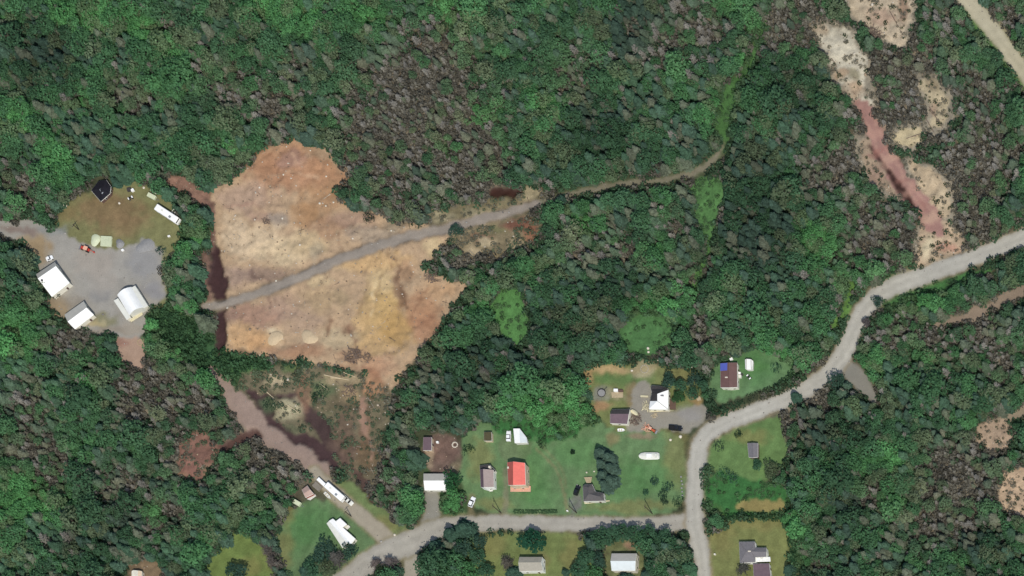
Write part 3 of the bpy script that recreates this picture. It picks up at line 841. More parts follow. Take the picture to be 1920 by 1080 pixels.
def building(name, label, cat, verts, faces, loop, wall, roofs, inset=.12, windows=True, thick=.16, bare=(), base=0.0, door=0):
    """verts: (photo x, photo y, height) of the roof; faces: (material, vertex numbers) ; loop: vertex numbers round the walls"""
    W = [P3(*v) for v in verts]
    n = len(loop)
    cx = sum(W[i][0] for i in loop) / n
    cy = sum(W[i][1] for i in loop) / n
    z0 = zat(cx, cy) + base
    root = thing(name, label, cat, (cx, cy, z0))
    L = [(x - cx, y - cy, z) for (x, y, z) in W]
    # roof planes, one part per kind of covering
    by = {}
    for m_, f in faces:
        by.setdefault(m_, []).append(f)
    for m_, fs in by.items():
        mb = MB()
        used = sorted({i for f in fs for i in f})
        ix = {v: k for k, v in enumerate(used)}
        nv = len(used)
        vs = [L[i] for i in used] + [(L[i][0], L[i][1], L[i][2] - thick) for i in used]
        out = []
        edges = {}
        for f in fs:
            g = [ix[i] for i in f]
            ar = sum(vs[g[k]][0] * vs[g[(k + 1) % len(g)]][1] - vs[g[(k + 1) % len(g)]][0] * vs[g[k]][1] for k in range(len(g)))
            if ar < 0:
                g = g[::-1]
            out.append(tuple(g))
            out.append(tuple(k + nv for k in g[::-1]))
            for k in range(len(g)):
                edges[(g[k], g[(k + 1) % len(g)])] = 1
        ridge, eave = MB(), MB()
        for (a, b) in edges:
            if (b, a) not in edges:
                out.append((a, a + nv, b + nv, b))
                p, q = np.array(vs[a + nv]), np.array(vs[b + nv])
                if np.linalg.norm(q - p) > .8:
                    eave.tube(p + (0, 0, .03), q + (0, 0, .03), .09, n=4)
            elif a < b and np.linalg.norm(np.array(vs[a]) - vs[b]) > .8 and len(fs) < 8:
                ridge.tube(np.array(vs[a]) + (0, 0, .0), np.array(vs[b]) + (0, 0, .0), .13, n=5)
        mb.add(vs, out)
        ro = mb.build('roof', M[m_], root)
        if ridge.v:
            ridge.build('ridge_cap', M['shade_and_cap_grey' if 'white' in m_ else m_], ro)
        if eave.v:
            eave.build('fascia', M['white_dull'], ro)
    # walls follow the roof's underside
    sx, sy = [], []
    for i in loop:
        d = math.hypot(L[i][0], L[i][1]) + 1e-6
        k = max(0, 1 - inset * 1.3 / d)
        sx.append(L[i][0] * k)
        sy.append(L[i][1] * k)
    mb = MB()
    tops = [L[i][2] - thick - .02 for i in loop]
    vs = [(sx[k], sy[k], -.4) for k in range(n)] + [(sx[k], sy[k], tops[k]) for k in range(n)]
    mb.add(vs, [(k, (k + 1) % n, n + (k + 1) % n, n + k) for k in range(n)])
    mb.build('wall', M[wall], root)
    if windows:
        big = max(range(n), key=lambda k: math.hypot(sx[(k + 1) % n] - sx[k], sy[(k + 1) % n] - sy[k]))
        for k in range(n):
            a = (sx[k], sy[k])
            b = (sx[(k + 1) % n], sy[(k + 1) % n])
            Lw = math.hypot(b[0] - a[0], b[1] - a[1])
            hm = min(tops[k], tops[(k + 1) % n])
            if Lw < 2.2 or hm < 2.0 or k in bare:
                continue
            nx, ny = (b[1] - a[1]) / Lw, -(b[0] - a[0]) / Lw
            mx_, my_ = (a[0] + b[0]) / 2, (a[1] + b[1]) / 2
            if nx * mx_ + ny * my_ < 0:
                nx, ny = -nx, -ny
            cnt = max(1, int(Lw / 3.2))
            for q in range(cnt):
                t = (q + .5) / cnt
                if k == (big + door) % n and q == 0:
                    opening(root, 'door', a, b, t, 0.02, 2.0, .95, M['white_dull'], M['darkwood'], (nx, ny))
                else:
                    opening(root, 'window', a, b, t, .95, 1.9, 1.0, M['white_dull'], M['glass'], (nx, ny))
    return root


def stub(root, px, py, h, size, height, m, name='chimney', shape='box'):
    """a chimney, vent or hatch standing on a roof at photo pixel px, py"""
    x, y, z = P3(px, py, h)
    x, y, z = x - root.location.x, y - root.location.y, z - root.location.z
    mb = MB()
    if shape == 'box':
        mb.box((x, y, z + height / 2 - .15), (size[0], size[1], height + .3))
        mb.box((x, y, z + height + .06), (size[0] + .12, size[1] + .12, .1))
    else:
        mb.tube((x, y, z - .2), (x, y, z + height), size[0] / 2, n=10)
    return mb.build(name, M[m], root)


def deck(name, label, cat, pts, h, m, boards=True, along=0, group=None, parent=None):
    """a raised floor of boards; pts are its corners in photo pixels at height h, in order round a four-sided plan"""
    Wp = [P3(x, y, h) for (x, y) in pts]
    cx = sum(p[0] for p in Wp) / 4
    cy = sum(p[1] for p in Wp) / 4
    z = zat(cx, cy)
    if parent is None:
        root = thing(name, label, cat, (cx, cy, z), group=group)
        ox, oy = cx, cy
    else:
        root, ox, oy = parent, parent.location.x, parent.location.y
    a, b, c, d = [np.array((p[0] - ox, p[1] - oy, 0)) for p in Wp]
    if along:
        a, b, c, d = b, c, d, a
    n = max(3, int(np.linalg.norm(d - a) / .42))
    for k in range(n):
        t0, t1 = k / n + .02 / n, (k + 1) / n - .1 / n
        mb = MB()
        p = [a + (d - a) * t0, b + (c - b) * t0, b + (c - b) * t1, a + (d - a) * t1]
        j = random.uniform(-.012, .012)
        vs = [(q[0], q[1], h - .06) for q in p] + [(q[0], q[1], h + j) for q in p]
        fs = [(3, 2, 1, 0), (4, 5, 6, 7), (0, 1, 5, 4), (1, 2, 6, 5), (2, 3, 7, 6), (3, 0, 4, 7)]
        ar = (p[1] - p[0])[0] * (p[3] - p[0])[1] - (p[1] - p[0])[1] * (p[3] - p[0])[0]
        if ar < 0:
            fs = [f[::-1] for f in fs]
        mb.add(vs, fs)
        mb.build('board', M[m], root)
    for q in (a, b, c, d):
        mid = (a + b + c + d) / 4
        q2 = q + (mid - q) * .06
        mb = MB()
        mb.box((q2[0], q2[1], h / 2 - .15), (.12, .12, max(.1, h - .07) + .3))
        mb.build('post', M['oldwood'], root)
    return root


# west yard
wa = building('warehouse', 'wide white metal warehouse at the west edge of the gravel yard', 'warehouse',
         [(68, 514, 4.0), (102.5, 491.5, 4.0), (104.5, 499, 5.4), (130, 530, 3.4), (97, 556, 3.4), (71, 522, 5.4)],
         [('shade_and_cap_grey', (0, 1, 2, 5)), ('white', (5, 2, 3, 4))], [0, 1, 2, 3, 4, 5], 'cream', None, door=0)  # grey on the north-west slope paints its shade
stub(wa, 79, 526, 5.2, (.5, .5), .25, 'slate', 'roof_vent')
wb = building('workshop', 'small white gabled workshop with its northern roof slope coloured as shaded', 'workshop',
         [(121, 590, 2.8), (156.5, 565, 2.8), (162, 577, 4.1), (175.5, 590, 2.8), (140.5, 617, 2.8), (127, 603, 4.1)],
         [('shade_and_cap_grey', (0, 1, 2, 5)), ('white', (5, 2, 3, 4))], [0, 1, 2, 3, 4, 5], 'cream', None)  # northern slope's shade is painted in as grey
# round-roofed barn with two lean-to bays
def arch_barn():
    u = np.array((22.5, 38.0))                              # along the barn, photo px
    A = np.array((220, 553.0))                              # west end of the arch's north side
    v = np.array((26.0, -15.0))                             # across, photo px
    verts, top = [], []
    n = 8
    for e in (0, 1):
        for k in range(n + 1):
            s = k / n
            h = 3.4 + 2.3 * math.sin(math.pi * (0.08 + 0.84 * s)) - .55
            lean = np.array((-.35, -.36)) * (h - 3.4) / M_PX
            base = A + v * s + u * e + lean * 0.9
            verts.append((base[0], base[1], h))
    faces = [('white', (k, k + 1, n + 2 + k, n + 1 + k)) for k in range(n)]
    loop = list(range(n + 1)) + [n + 1 + k for k in range(n, -1, -1)]
    # lean-tos
    o = len(verts)
    verts += [(221, 559, 3.0), (213.5, 563.5, 2.5), (237.5, 599.5, 2.5), (244.5, 594, 3.0)]
    faces.append(('white_dull', (o, o + 1, o + 2, o + 3)))
    verts += [(246, 539.5, 3.4), (253, 535.5, 2.9), (277, 573, 2.9), (269, 577.5, 3.4)]
    faces.append(('white_dull', (o + 4, o + 5, o + 6, o + 7)))
    return verts, faces, loop, o
verts, faces, loop, o = arch_barn()
barn = building('barn', 'white round-roofed barn with a lean-to bay on either side', 'barn', verts, faces, loop, 'white_dull', None, windows=False)
for q in ((o, o + 1, o + 2, o + 3), (o + 4, o + 5, o + 6, o + 7)):
    pts = [P3(*verts[i]) for i in q]
    mx_ = sum(p[0] for p in pts) / 4
    my_ = sum(p[1] for p in pts) / 4
    mb = MB()
    vs = []
    for p in pts:
        x, y = p[0] + (mx_ - p[0]) * .08 - barn.location.x, p[1] + (my_ - p[1]) * .05 - barn.location.y
        vs += [(x, y, -.4), (x, y, p[2] - .2)]
    mb.add(vs, [(0, 2, 3, 1), (2, 4, 5, 3), (4, 6, 7, 5), (6, 0, 1, 7)])
    mb.build('lean_to_wall', M['cream'], barn)
mb = MB()
for (t0, z0) in ((.5, 1.6),):
    p0, p1 = P3(244, 594, 0), P3(266, 580, 0)
    mb.box(((p0[0] + p1[0]) / 2 - barn.location.x, (p0[1] + p1[1]) / 2 - barn.location.y, 1.5), (3.2, .14, 3.0), math.atan2(p1[1] - p0[1], p1[0] - p0[0]))
mb.build('door', M['white_dull'], barn)
deck('loading_dock', 'pale wooden loading dock at the southern end of the round-roofed barn', 'dock', [(243, 599, ), (266, 585), (268, 590), (246, 604)], .7, 'creamtarp')
shed_b = building('shed', 'black-roofed shed against the trees north of the olive grass', 'shed',
         [(171, 357, 2.4), (184, 340, 2.5), (199, 337, 2.6), (208, 350, 2.4), (206, 363, 2.3), (189, 378, 2.3), (190, 354, 3.6)],
         [('black', (0, 1, 6)), ('black', (1, 2, 6)), ('black', (2, 3, 6)), ('black', (3, 4, 6)), ('black', (4, 5, 6)), ('black', (5, 0, 6))], [0, 1, 2, 3, 4, 5], 'darkwood', None)
mb = MB()
pts = [P3(x, y, h) for (x, y, h) in ((186.5, 355, 3.42), (189, 352.5, 3.42), (194, 361, 3.0), (191.5, 364, 3.0))]
vs = [(p[0] - shed_b.location.x, p[1] - shed_b.location.y, p[2] + dz) for dz in (-.1, .06) for p in pts]
mb.add(vs, [(3, 2, 1, 0), (4, 5, 6, 7), (0, 1, 5, 4), (1, 2, 6, 5), (2, 3, 7, 6), (3, 0, 4, 7)])
mb.build('skylight', M['steel'], shed_b)

# south-west lots
building('shed', 'small pink-roofed shed with a white front beside the parked trailers', 'shed',
         [(566, 918, 2.2), (576, 910.5, 2.2), (581, 918, 3.0), (588, 926, 2.1), (573, 933, 2.1), (569.5, 926, 3.0)],
         [('pinkgrey', (0, 1, 2, 5)), ('pinkgrey', (5, 2, 3, 4))], [0, 1, 2, 3, 4, 5], 'redwall', None, windows=False)
deck('porch', 'white painted porch in front of the small pink-roofed shed', 'porch', [(575, 936), (590, 926), (593, 930), (582, 938)], .5, 'white_dull')
mh = building('mobile_home', 'long white mobile home with a side wing on the round lawn', 'mobile home',
         [(612.5, 981.5, 2.6), (624, 972.5, 2.6), (666, 1010, 2.6), (658, 1020, 2.6), (642, 1027, 2.6), (617, 976.5, 3.1), (651, 1018, 3.1)],
         [('white_dull', (0, 5, 6, 4)), ('white', (5, 1, 2, 3, 6))], [0, 1, 2, 3, 4], 'cream', None)
building('wing', 'white flat-roofed side wing against the long mobile home', 'annex',
         [(630, 977, 2.75), (637.5, 971.5, 2.6), (650, 983, 2.6), (641, 989.5, 2.75)], [('white', (0, 1, 2, 3))], [0, 1, 2, 3], 'cream', None, windows=False)
deck('porch', 'white stepped porch at the corner of the mobile home wing', 'porch', [(646, 989), (653, 984), (657, 988), (650, 994)], .8, 'white_dull')
building('cabin', 'cream-roofed cabin cut by the bottom edge among the trees', 'cabin',
         [(247, 1071, 2.6), (250, 1069, 2.6), (259, 1070, 3.2), (266, 1071, 2.6), (266, 1105, 2.6), (258, 1106, 3.2), (247, 1105, 2.6)],
         [('cream', (0, 1, 2, 5, 6)), ('beige', (2, 3, 4, 5))], [0, 1, 2, 3, 4, 5, 6], 'cream', None)

# the street's north side
building('garage', 'white gabled garage, northern slope coloured as shaded, half under a green tree', 'garage',
         [(794, 888, 2.7), (836, 888, 2.7), (836, 901, 3.8), (836, 919, 2.7), (796, 919, 2.7), (794, 901, 3.8)],
         [('shade_and_cap_grey', (0, 1, 2, 5)), ('white', (5, 2, 3, 4))], [0, 1, 2, 3, 4, 5], 'white_dull', None)  # grey northern slope: white roof with shade in its colour
building('shed', 'brown-roofed shed in the corner of the brown dirt yard', 'shed',
         [(794, 820, 2.5), (809.5, 820, 2.5), (809, 844.5, 2.5), (793.5, 844.5, 2.5)], [('purple', (0, 1, 2, 3))], [0, 1, 2, 3], 'beige', None)
h = building('house', 'narrow taupe-roofed house with a dark northern porch roof', 'house',
         [(900, 880, 3.4), (905.8, 879.5, 5.0), (925, 881, 3.3), (926, 913, 3.3), (907, 913.5, 5.0), (901.5, 913.5, 3.4)],
         [('purple', (0, 1, 4, 5)), ('taupe', (1, 2, 3, 4))], [0, 1, 2, 3, 4, 5], 'white', None)  # west slope's shade is put into a darker shingle colour
building('porch', 'charcoal-roofed porch behind the narrow taupe-roofed house', 'porch',
         [(899.5, 873, 2.2), (917, 870.5, 2.2), (929, 882, 2.2), (927, 884.5, 2.6), (900, 882.5, 2.6)], [('slate', (0, 1, 2, 3, 4))], [0, 1, 2, 3, 4], 'white_dull', None, windows=False)
stub(h, 919.5, 877, 3.2, (.7, .7), .9, 'stone')
deck('front_step', 'pale wooden front step of the narrow taupe-roofed house', 'step', [(917, 916), (924, 916), (924, 921), (918, 922)], .5, 'white_dull')
h = building('house', 'large house with a bright red gabled roof', 'house',
         [(951, 867, 4.9), (962, 865.5, 6.2), (984, 868, 5.0), (985.5, 909, 5.0), (962, 909.5, 6.2), (953, 909.5, 4.9)],
         [('red_shaded', (0, 1, 4, 5)), ('red', (1, 2, 3, 4))], [0, 1, 2, 3, 4, 5], 'beige', None)  # west slope gets the darker red as painted shade
stub(h, 954, 878, 4.4, (.6, .6), .7, 'stone')
stub(h, 955.5, 903, 4.4, (.4, .4), .6, 'stone', 'vent_pipe', 'tube')
deck('veranda', 'salmon veranda along the southern end of the red-roofed house', 'veranda', [(957, 911), (995, 911), (995, 922), (957, 922)], 1.0, 'salmon')
building('shed', 'small moss-dark shed on the lawn north of the street', 'shed',
         [(907.5, 810, 2.3), (921.5, 810, 2.3), (922, 826.5, 2.3), (907.5, 826.5, 2.3)], [('olive', (0, 1, 2, 3))], [0, 1, 2, 3], 'beige', None, windows=False)
building('shed', 'bright white metal shed with a slanting lean-to behind the red-roofed house', 'shed',
         [(962.5, 803.5, 2.6), (974, 803.5, 2.9), (975, 830, 2.9), (965, 830.5, 2.6), (987, 820.5, 2.2), (988.5, 830, 2.2)],
         [('white', (0, 1, 2, 3)), ('blue_white', (1, 4, 5, 2))], [0, 1, 4, 5, 2, 3], 'white_dull', None, windows=False)
h = building('house', 'dark-roofed L-shaped house beside the row of dark spruces', 'house',
         [(1093, 912, 2.7), (1097, 908, 2.7), (1110, 908, 2.7), (1116, 922, 2.8), (1104, 926, 4.3), (1132, 925, 2.7), (1133, 939, 2.7), (1094, 940, 2.7), (1103, 914, 4.0), (1124, 931, 4.0)],
         [('dark_shingle', (0, 8, 4, 7)), ('dark_shingle', (0, 1, 2, 8)), ('dark_shingle', (8, 2, 3, 4)), ('dark_shingle', (4, 3, 5, 9)), ('dark_shingle', (4, 9, 6, 7)), ('dark_shingle', (9, 5, 6))], [0, 1, 2, 3, 5, 6, 7], 'white_dull', None)
deck('deck', 'pale wooden deck behind the dark-roofed L-shaped house', 'deck', [(1095, 895), (1110, 894), (1108, 905), (1100, 906)], .9, 'wood')
deck('boardwalk', 'long pale boardwalk in front of the dark-roofed L-shaped house', 'boardwalk', [(1095, 941), (1143, 938), (1143, 940), (1096, 945)], .35, 'creamtarp')
h = building('house', 'house with a brilliant white roof and dark northern slopes', 'house',
         [(1222.5, 737, 3.0), (1232.5, 738.5, 5.2), (1232.5, 752, 5.2), (1252.5, 767.5, 2.8), (1217, 767, 2.8), (1219, 752, 3.0), (1253, 731, 2.9), (1220, 728, 2.4), (1222, 722.5, 2.3), (1249, 725, 2.3)],
         [('slate', (0, 1, 2, 5)), ('white', (5, 2, 3, 4)), ('white', (1, 6, 3, 2)), ('slate', (0, 7, 8, 9, 6, 1))], [7, 8, 9, 6, 3, 4, 5, 0], 'cream', None)
stub(h, 1240, 742, 4.2, (1.6, .35), .25, 'grey_shingle', 'roof_vent')
deck('veranda', 'pale veranda south of the house with the white roof', 'veranda', [(1217, 769), (1256, 769.5), (1266, 770), (1218, 773)], .6, 'creamtarp')
deck('deck', 'dark stained deck on the east side of the white-roofed house', 'deck', [(1255, 748), (1267, 750), (1267, 768), (1255, 767)], .6, 'darkwood', along=1)
building('outbuilding', 'purple-brown gabled outbuilding below the white-roofed house', 'outbuilding',
         [(1148, 768, 2.6), (1181, 767, 2.6), (1179, 776, 3.5), (1176, 795, 2.5), (1144, 793.5, 2.5), (1144, 776, 3.5)],
         [('slate', (0, 1, 2, 5)), ('purple', (5, 2, 3, 4))], [0, 1, 2, 3, 4, 5], 'cream', None)
h = building('house', 'brown metal-roofed house half covered by a blue tarp', 'house',
         [(1351, 681, 2.9), (1366, 680, 3.7), (1382, 680, 2.9), (1382.5, 726, 2.9), (1367, 726.5, 3.7), (1351, 726.5, 2.9)],
         [('brown_metal', (0, 1, 4, 5)), ('brown_metal', (1, 2, 3, 4))], [0, 1, 2, 3, 4, 5], 'cream', None)
stub(h, 1362.5, 708, 3.5, (.9, .3), .3, 'stone', 'roof_vent')
mb = MB()
vs = []
for dz in (.02, .07):
    for (px, py, hh) in ((1350.5, 681.5, 2.9), (1364, 680.5, 3.6), (1363.5, 694.5, 3.6), (1350.5, 695.5, 2.9)):
        x, y, z = P3(px, py, hh)
        vs.append((x, y, z + dz + zat(x, y)))
mb.add(vs, [(0, 1, 2, 3), (7, 6, 5, 4), (0, 4, 5, 1), (1, 5, 6, 2), (2, 6, 7, 3), (3, 7, 4, 0)])
tag(mb.build('tarp', M['blue']), 'blue tarp spread over the corner of the brown metal roof', 'tarp')
building('shed', 'charcoal-roofed shed on the lawn east of the bend', 'shed',
         [(1401.5, 831, 2.3), (1411, 830.5, 3.0), (1421, 831, 2.3), (1421, 857, 2.3), (1412, 858, 3.0), (1404, 857, 2.3)],
         [('grey_shingle', (0, 1, 4, 5)), ('grey_shingle', (1, 2, 3, 4))], [0, 1, 2, 3, 4, 5], 'darkwood', None, windows=False)
# south side
h = building('house', 'grey-roofed house with a cross wing and a white deck', 'house',
         [(1386, 1016, 2.9), (1415, 1015.5, 2.9), (1417, 1027, 2.9), (1437, 1027, 2.8), (1437, 1044, 2.8), (1416, 1045, 2.9), (1416, 1054, 2.9), (1387.5, 1055.5, 2.9), (1399, 1034, 3.9), (1408, 1034, 3.9), (1437, 1034.5, 3.6)],
         [('grey_shingle', (0, 1, 9, 8)), ('grey_shingle', (0, 8, 7)), ('grey_shingle', (8, 9, 5, 6, 7)), ('grey_shingle', (1, 2, 9)), ('grey_shingle', (2, 3, 10, 9)), ('grey_shingle', (9, 10, 4, 5))], [0, 1, 2, 3, 10, 4, 5, 6, 7], 'white', None)
stub(h, 1405.5, 1034, 3.9, (1.0, .3), .3, 'stone', 'roof_vent')
deck('deck', 'broad white deck in the corner of the cross-winged grey house', 'deck', [(1415, 1045), (1444, 1044), (1445, 1053), (1416, 1054)], 1.3, 'white')
building('garage', 'purple-grey garage at the bottom edge below the white deck', 'garage',
         [(1412, 1057, 2.7), (1442, 1056.5, 2.7), (1446, 1090, 2.7), (1414, 1090, 2.7)], [('purple', (0, 1, 2, 3))], [0, 1, 2, 3], 'white', None)
building('house', 'fawn-roofed house with a white gable end under a broad tree', 'house',
         [(974, 1044.5, 3.6), (1017, 1044.5, 3.6), (1014.5, 1054.5, 5.0), (1018, 1070, 3.6), (974, 1071, 3.6), (972, 1054.5, 5.0)],
         [('fawn', (0, 1, 2, 5)), ('fawn', (5, 2, 3, 4))], [0, 1, 2, 3, 4, 5], 'white', None)
building('house', 'pale metal-roofed house inside the ring of dark trees', 'house',
         [(1147, 1038, 3.4), (1194, 1038, 3.4), (1191.5, 1052, 4.8), (1191, 1070, 3.4), (1147, 1070, 3.4), (1145, 1052, 4.8)],
         [('shade_and_cap_grey', (0, 1, 2, 5)), ('blue_white', (5, 2, 3, 4))], [0, 1, 2, 3, 4, 5], 'cream', None)  # slope away from the sun coloured darker to paint its shade
building('tarp_garage', 'small white round-shouldered shed east of the blue-tarped house', 'shed',
         [(1397, 674, 2.0), (1399.5, 673, 2.4), (1408, 673.5, 2.4), (1412, 677, 1.8), (1411, 692, 1.8), (1408.5, 692.5, 2.4), (1399.5, 692.5, 2.4), (1397.5, 692, 2.0)],
         [('white', (0, 1, 6, 7)), ('white', (1, 2, 5, 6)), ('white', (2, 3, 4, 5))], [0, 1, 2, 3, 4, 5, 6, 7], 'white_dull', None, windows=False)


# ------------------------------------------------------------------ vehicles
def rect(x, hw, z, n=0):
    return [(x, -hw, z), (x, hw, z)]


def wheels(root, xs, y, r, w=.22):
    for x in xs:
        for s in (-1, 1):
            mb = MB()
            mb.tube((x, s * y - w / 2, r), (x, s * y + w / 2, r), r, n=12)
            wh = mb.build('wheel', M['rubber'], root)
            mb = MB()
            mb.tube((x, s * (y + w / 2 + .01) - .02, r), (x, s * (y + w / 2 + .01) + .02, r), r * .55, n=10)
            mb.build('rim', M['steel'], wh)


def car(name, label, cat, px, py, ang, L, W, paint, style='sedan', h=1.0):
    x, y, _ = P3(px, py, h)
    root = thing(name, label, cat, (x, y, zat(x, y)), math.radians(ang))
    l, w = L / 2, W / 2
    mb = MB()
    # lower body: lofted cross sections from tail to nose
    prof = [(-l, .86, .55, .30), (-l * .93, .97, .9, .28), (-l * .4, 1, .92, .25), (l * .35, 1, .9, .25), (l * .85, .96, .82, .27), (l, .82, .6, .32)]
    rings = []
    for (xx, ww, top, bot) in prof:
        a = w * ww
        rings.append([(xx, -a, bot), (xx, -a, (top + bot) / 2), (xx, -a * .9, top), (xx, a * .9, top), (xx, a, (top + bot) / 2), (xx, a, bot)])
    mb.loft(rings)
    mb.build('body', M[paint], root, smooth=False)
    c0, c1 = {'sedan': (-l * .62, l * .32), 'hatch': (-l * .9, l * .35), 'pickup': (-l * .12, l * .48)}[style]
    hr = 1.45 if style != 'pickup' else 1.7
    mb = MB()
    z0, z1 = .86, hr
    rings = [[(c0, -w * .84, z0), (c0, w * .84, z0), (c1, w * .84, z0), (c1, -w * .84, z0)],
             [(c0 + (c1 - c0) * .14, -w * .70, z1 - .05), (c0 + (c1 - c0) * .14, w * .70, z1 - .05), (c1 - (c1 - c0) * .26, w * .70, z1 - .05), (c1 - (c1 - c0) * .26, -w * .70, z1 - .05)]]
    mb.loft(rings)
    mb.build('windows', M['glass'], root).name = 'window_glass'
    mb = MB()
    mb.box(((c0 + (c1 - c0) * .14 + c1 - (c1 - c0) * .26) / 2, 0, z1 - .01), ((c1 - c0) * .62, w * 1.42, .08), taper=(.94, .94))
    mb.build('roof', M[paint], root)
    if style == 'pickup':
        mb = MB()
        bl = l * .95 - l * .14
        bx = -l * .14 - bl / 2
        mb.box((bx, 0, .96), (bl, w * 1.55, .06))
        mb.build('bed_floor', M['rubber'], root)
        for s in (-1, 1):
            mb = MB()
            mb.box((bx, s * w * .86, 1.1), (bl, .1, .42))
            mb.build('bed_side', M[paint], root)
        mb = MB()
        mb.box((-l * .95, 0, 1.1), (.1, w * 1.6, .42))
        mb.build('tailgate', M[paint], root)
    wheels(root, (-l * .6, l * .62), w * .9, .33)
    for s in (-1, 1):
        mb = MB()
        mb.box((l * .95, s * w * .62, .66), (.14, .3, .16))
        mb.build('headlight', M['lamp'], root)
    return root


car('parked_car', 'white car parked on the grass beside the narrow taupe-roofed house', 'car', 884, 940.5, 66, 4.0, 1.75, 'carwhite', 'hatch')
car('parked_car', 'small white car facing the bright white metal shed', 'car', 953, 817, 88, 3.9, 1.75, 'carwhite', 'sedan')
car('parked_car', 'black car on the grey drive west of the dark-roofed L-shaped house', 'car', 1081, 918.5, 70, 4.0, 1.75, 'carblack', 'hatch')
car('pickup_truck', 'black pickup truck standing on the gravel drive near the road', 'pickup truck', 1266.5, 802, -4, 5.1, 1.9, 'carblack', 'pickup')
car('utility_vehicle', 'small white buggy parked behind the wide white warehouse', 'buggy', 92, 483.5, 25, 2.7, 1.5, 'carwhite', 'sedan')
car('flatbed_truck', 'faded white pickup hitched before the long white camper trailer', 'pickup truck', 652, 938, -41, 4.4, 1.8, 'white_dull', 'pickup')


def van(name, label, cat, px, py, ang, L, W, H, paint='white', motor=True, axle=(0.0,), details=True):
    x, y, _ = P3(px, py, H)
    root = thing(name, label, cat, (x, y, zat(x, y)), math.radians(ang))
    l, w = L / 2, W / 2
    mb = MB()
    def ring(xx, k, top, bot=.45):
        a = w * k
        return [(xx, -a, bot), (xx, -a, top - .25), (xx, -a * .88, top), (xx, a * .88, top), (xx, a, top - .25), (xx, a, bot)]
    nose = [(l * .78, 1, H), (l * .9, .98, H * .86), (l, .9, H * .5)] if motor else [(l * .9, 1, H), (l, .92, H * .92)]
    mb.loft([ring(-l, .94, H * .96), ring(-l * .96, 1, H), ring(0, 1, H)] + [ring(a, b, c) for (a, b, c) in nose])
    mb.build('body', M[paint], root)
    if motor:
        mb = MB()
        mb.box((l * .93, 0, H * .66), (.2, W * .8, H * .26))
        mb.build('windshield', M['glass'], root)
    if details:
        for xx in (-l * .5, -l * .05, l * .45):
            for s in (-1, 1):
                mb = MB()
                mb.box((xx, s * (w + .01), H * .62), (min(1.0, L * .14), .05, .6))
                mb.build('window', M['glass'], root)
        mb = MB()
        mb.box((l * .35, -w * .3, H + .05), (.9, .9, .22), taper=(.85, .85))
        mb.build('roof_hatch', M['steel'], root)
        mb = MB()
        mb.box((-l * .4, 0, H + .08), (.8, .7, .28), taper=(.85, .85))
        mb.build('air_conditioner', M['white_dull'], root)
    if motor:
        wheels(root, (-l * .5, l * .62), w * .86, .42)
    else:
        wheels(root, tuple(a * l for a in axle), w * .92, .34)
        mb = MB()
        mb.tube((l, -w * .5, .45), (l + 1.1, 0, .45), .05, n=6)
        mb.tube((l, w * .5, .45), (l + 1.1, 0, .45), .05, n=6)
        mb.build('drawbar', M['steel'], root)
    return root


van('motorhome', 'long white motorhome parked by the trees on the olive grass', 'motorhome', 312, 400, -33, 9.8, 2.5, 3.0)
van('camper_trailer', 'long white camper trailer at the head of the sandy drive', 'trailer', 626, 921, -41, 8.2, 2.5, 2.9, motor=False, axle=(-.2, .1))
van('cargo_trailer', 'narrow white cargo trailer behind the long camper trailer', 'trailer', 602, 903, -43, 3.6, 1.4, 1.9, motor=False, details=False)
van('cargo_trailer', 'low pale cargo trailer north of the motorhome', 'trailer', 283.5, 367, -28, 3.2, 1.7, 1.5, 'tarp', motor=False, details=False)
van('camper_trailer', 'small pale box trailer beside the pink-roofed shed', 'trailer', 556, 942, -30, 2.6, 1.7, 1.8, 'tarp', motor=False, details=False)


def boat(name, label, px, py, ang, L, W, hull, cover=None, cabin=False, H=.9):
    x, y, _ = P3(px, py, H)
    root = thing(name, label, 'boat', (x, y, zat(x, y)), math.radians(ang))
    st = [(-.5, .78, 1.0), (-.42, .95, 1.0), (-.1, 1.0, 1.0), (.22, .98, 1.02), (.39, .82, 1.06), (.475, .52, 1.1), (.5, .3, 1.12)] if cabin else [(-.5, .74, 1.0), (-.4, .9, 1.0), (-.1, 1.0, 1.0), (.2, .92, 1.02), (.38, .6, 1.08), (.47, .25, 1.14), (.5, .06, 1.18)]
    mb = MB()
    rings = []
    for (t, k, zt) in st:
        a = W / 2 * k
        rings.append([(t * L, -a, H * zt), (t * L, -a * .85, H * .45), (t * L, 0, H * .12), (t * L, a * .85, H * .45), (t * L, a, H * zt), (t * L, a * .8, H * zt), (t * L, 0, H * (zt - (.22 if not cover else 0))), (t * L, -a * .8, H * zt)])
    mb.loft(rings)
    mb.build('hull', M[hull], root)
    if cover:
        mb = MB()
        rings = []
        for (t, k, zt) in st:
            a = W / 2 * k * 1.02
            rings.append([(t * L * .99, -a, H * zt + .02), (t * L * .99, -a * .5, H * zt + .28), (t * L * .99, 0, H * zt + .40), (t * L * .99, a * .5, H * zt + .28), (t * L * .99, a, H * zt + .02)])
        mb.loft(rings)
        mb.build('cover', M[cover], root)
    else:
        for t in (-.25, .05):
            mb = MB()
            mb.box((t * L, 0, H * .95), (.25, W * .78, .05))
            mb.build('thwart', M['wood'], root)
    if cabin:
        mb = MB()
        mb.box((-L * .02, 0, H + .55), (L * .30, W * .6, .5), taper=(.8, .8))
        mb.build('cabin', M['white'], root)
        mb = MB()
        mb.box((-L * .36, 0, H + .40), (L * .1, W * .5, .5), taper=(.9, .9))
        mb.build('motor_box', M['white_dull'], root)
    for s in (-.3, .25):
        mb = MB()
        mb.box((s * L, 0, H * .1), (.2, W * .5, H * .22))
        mb.build('block', M['oldwood'], root)
    return root


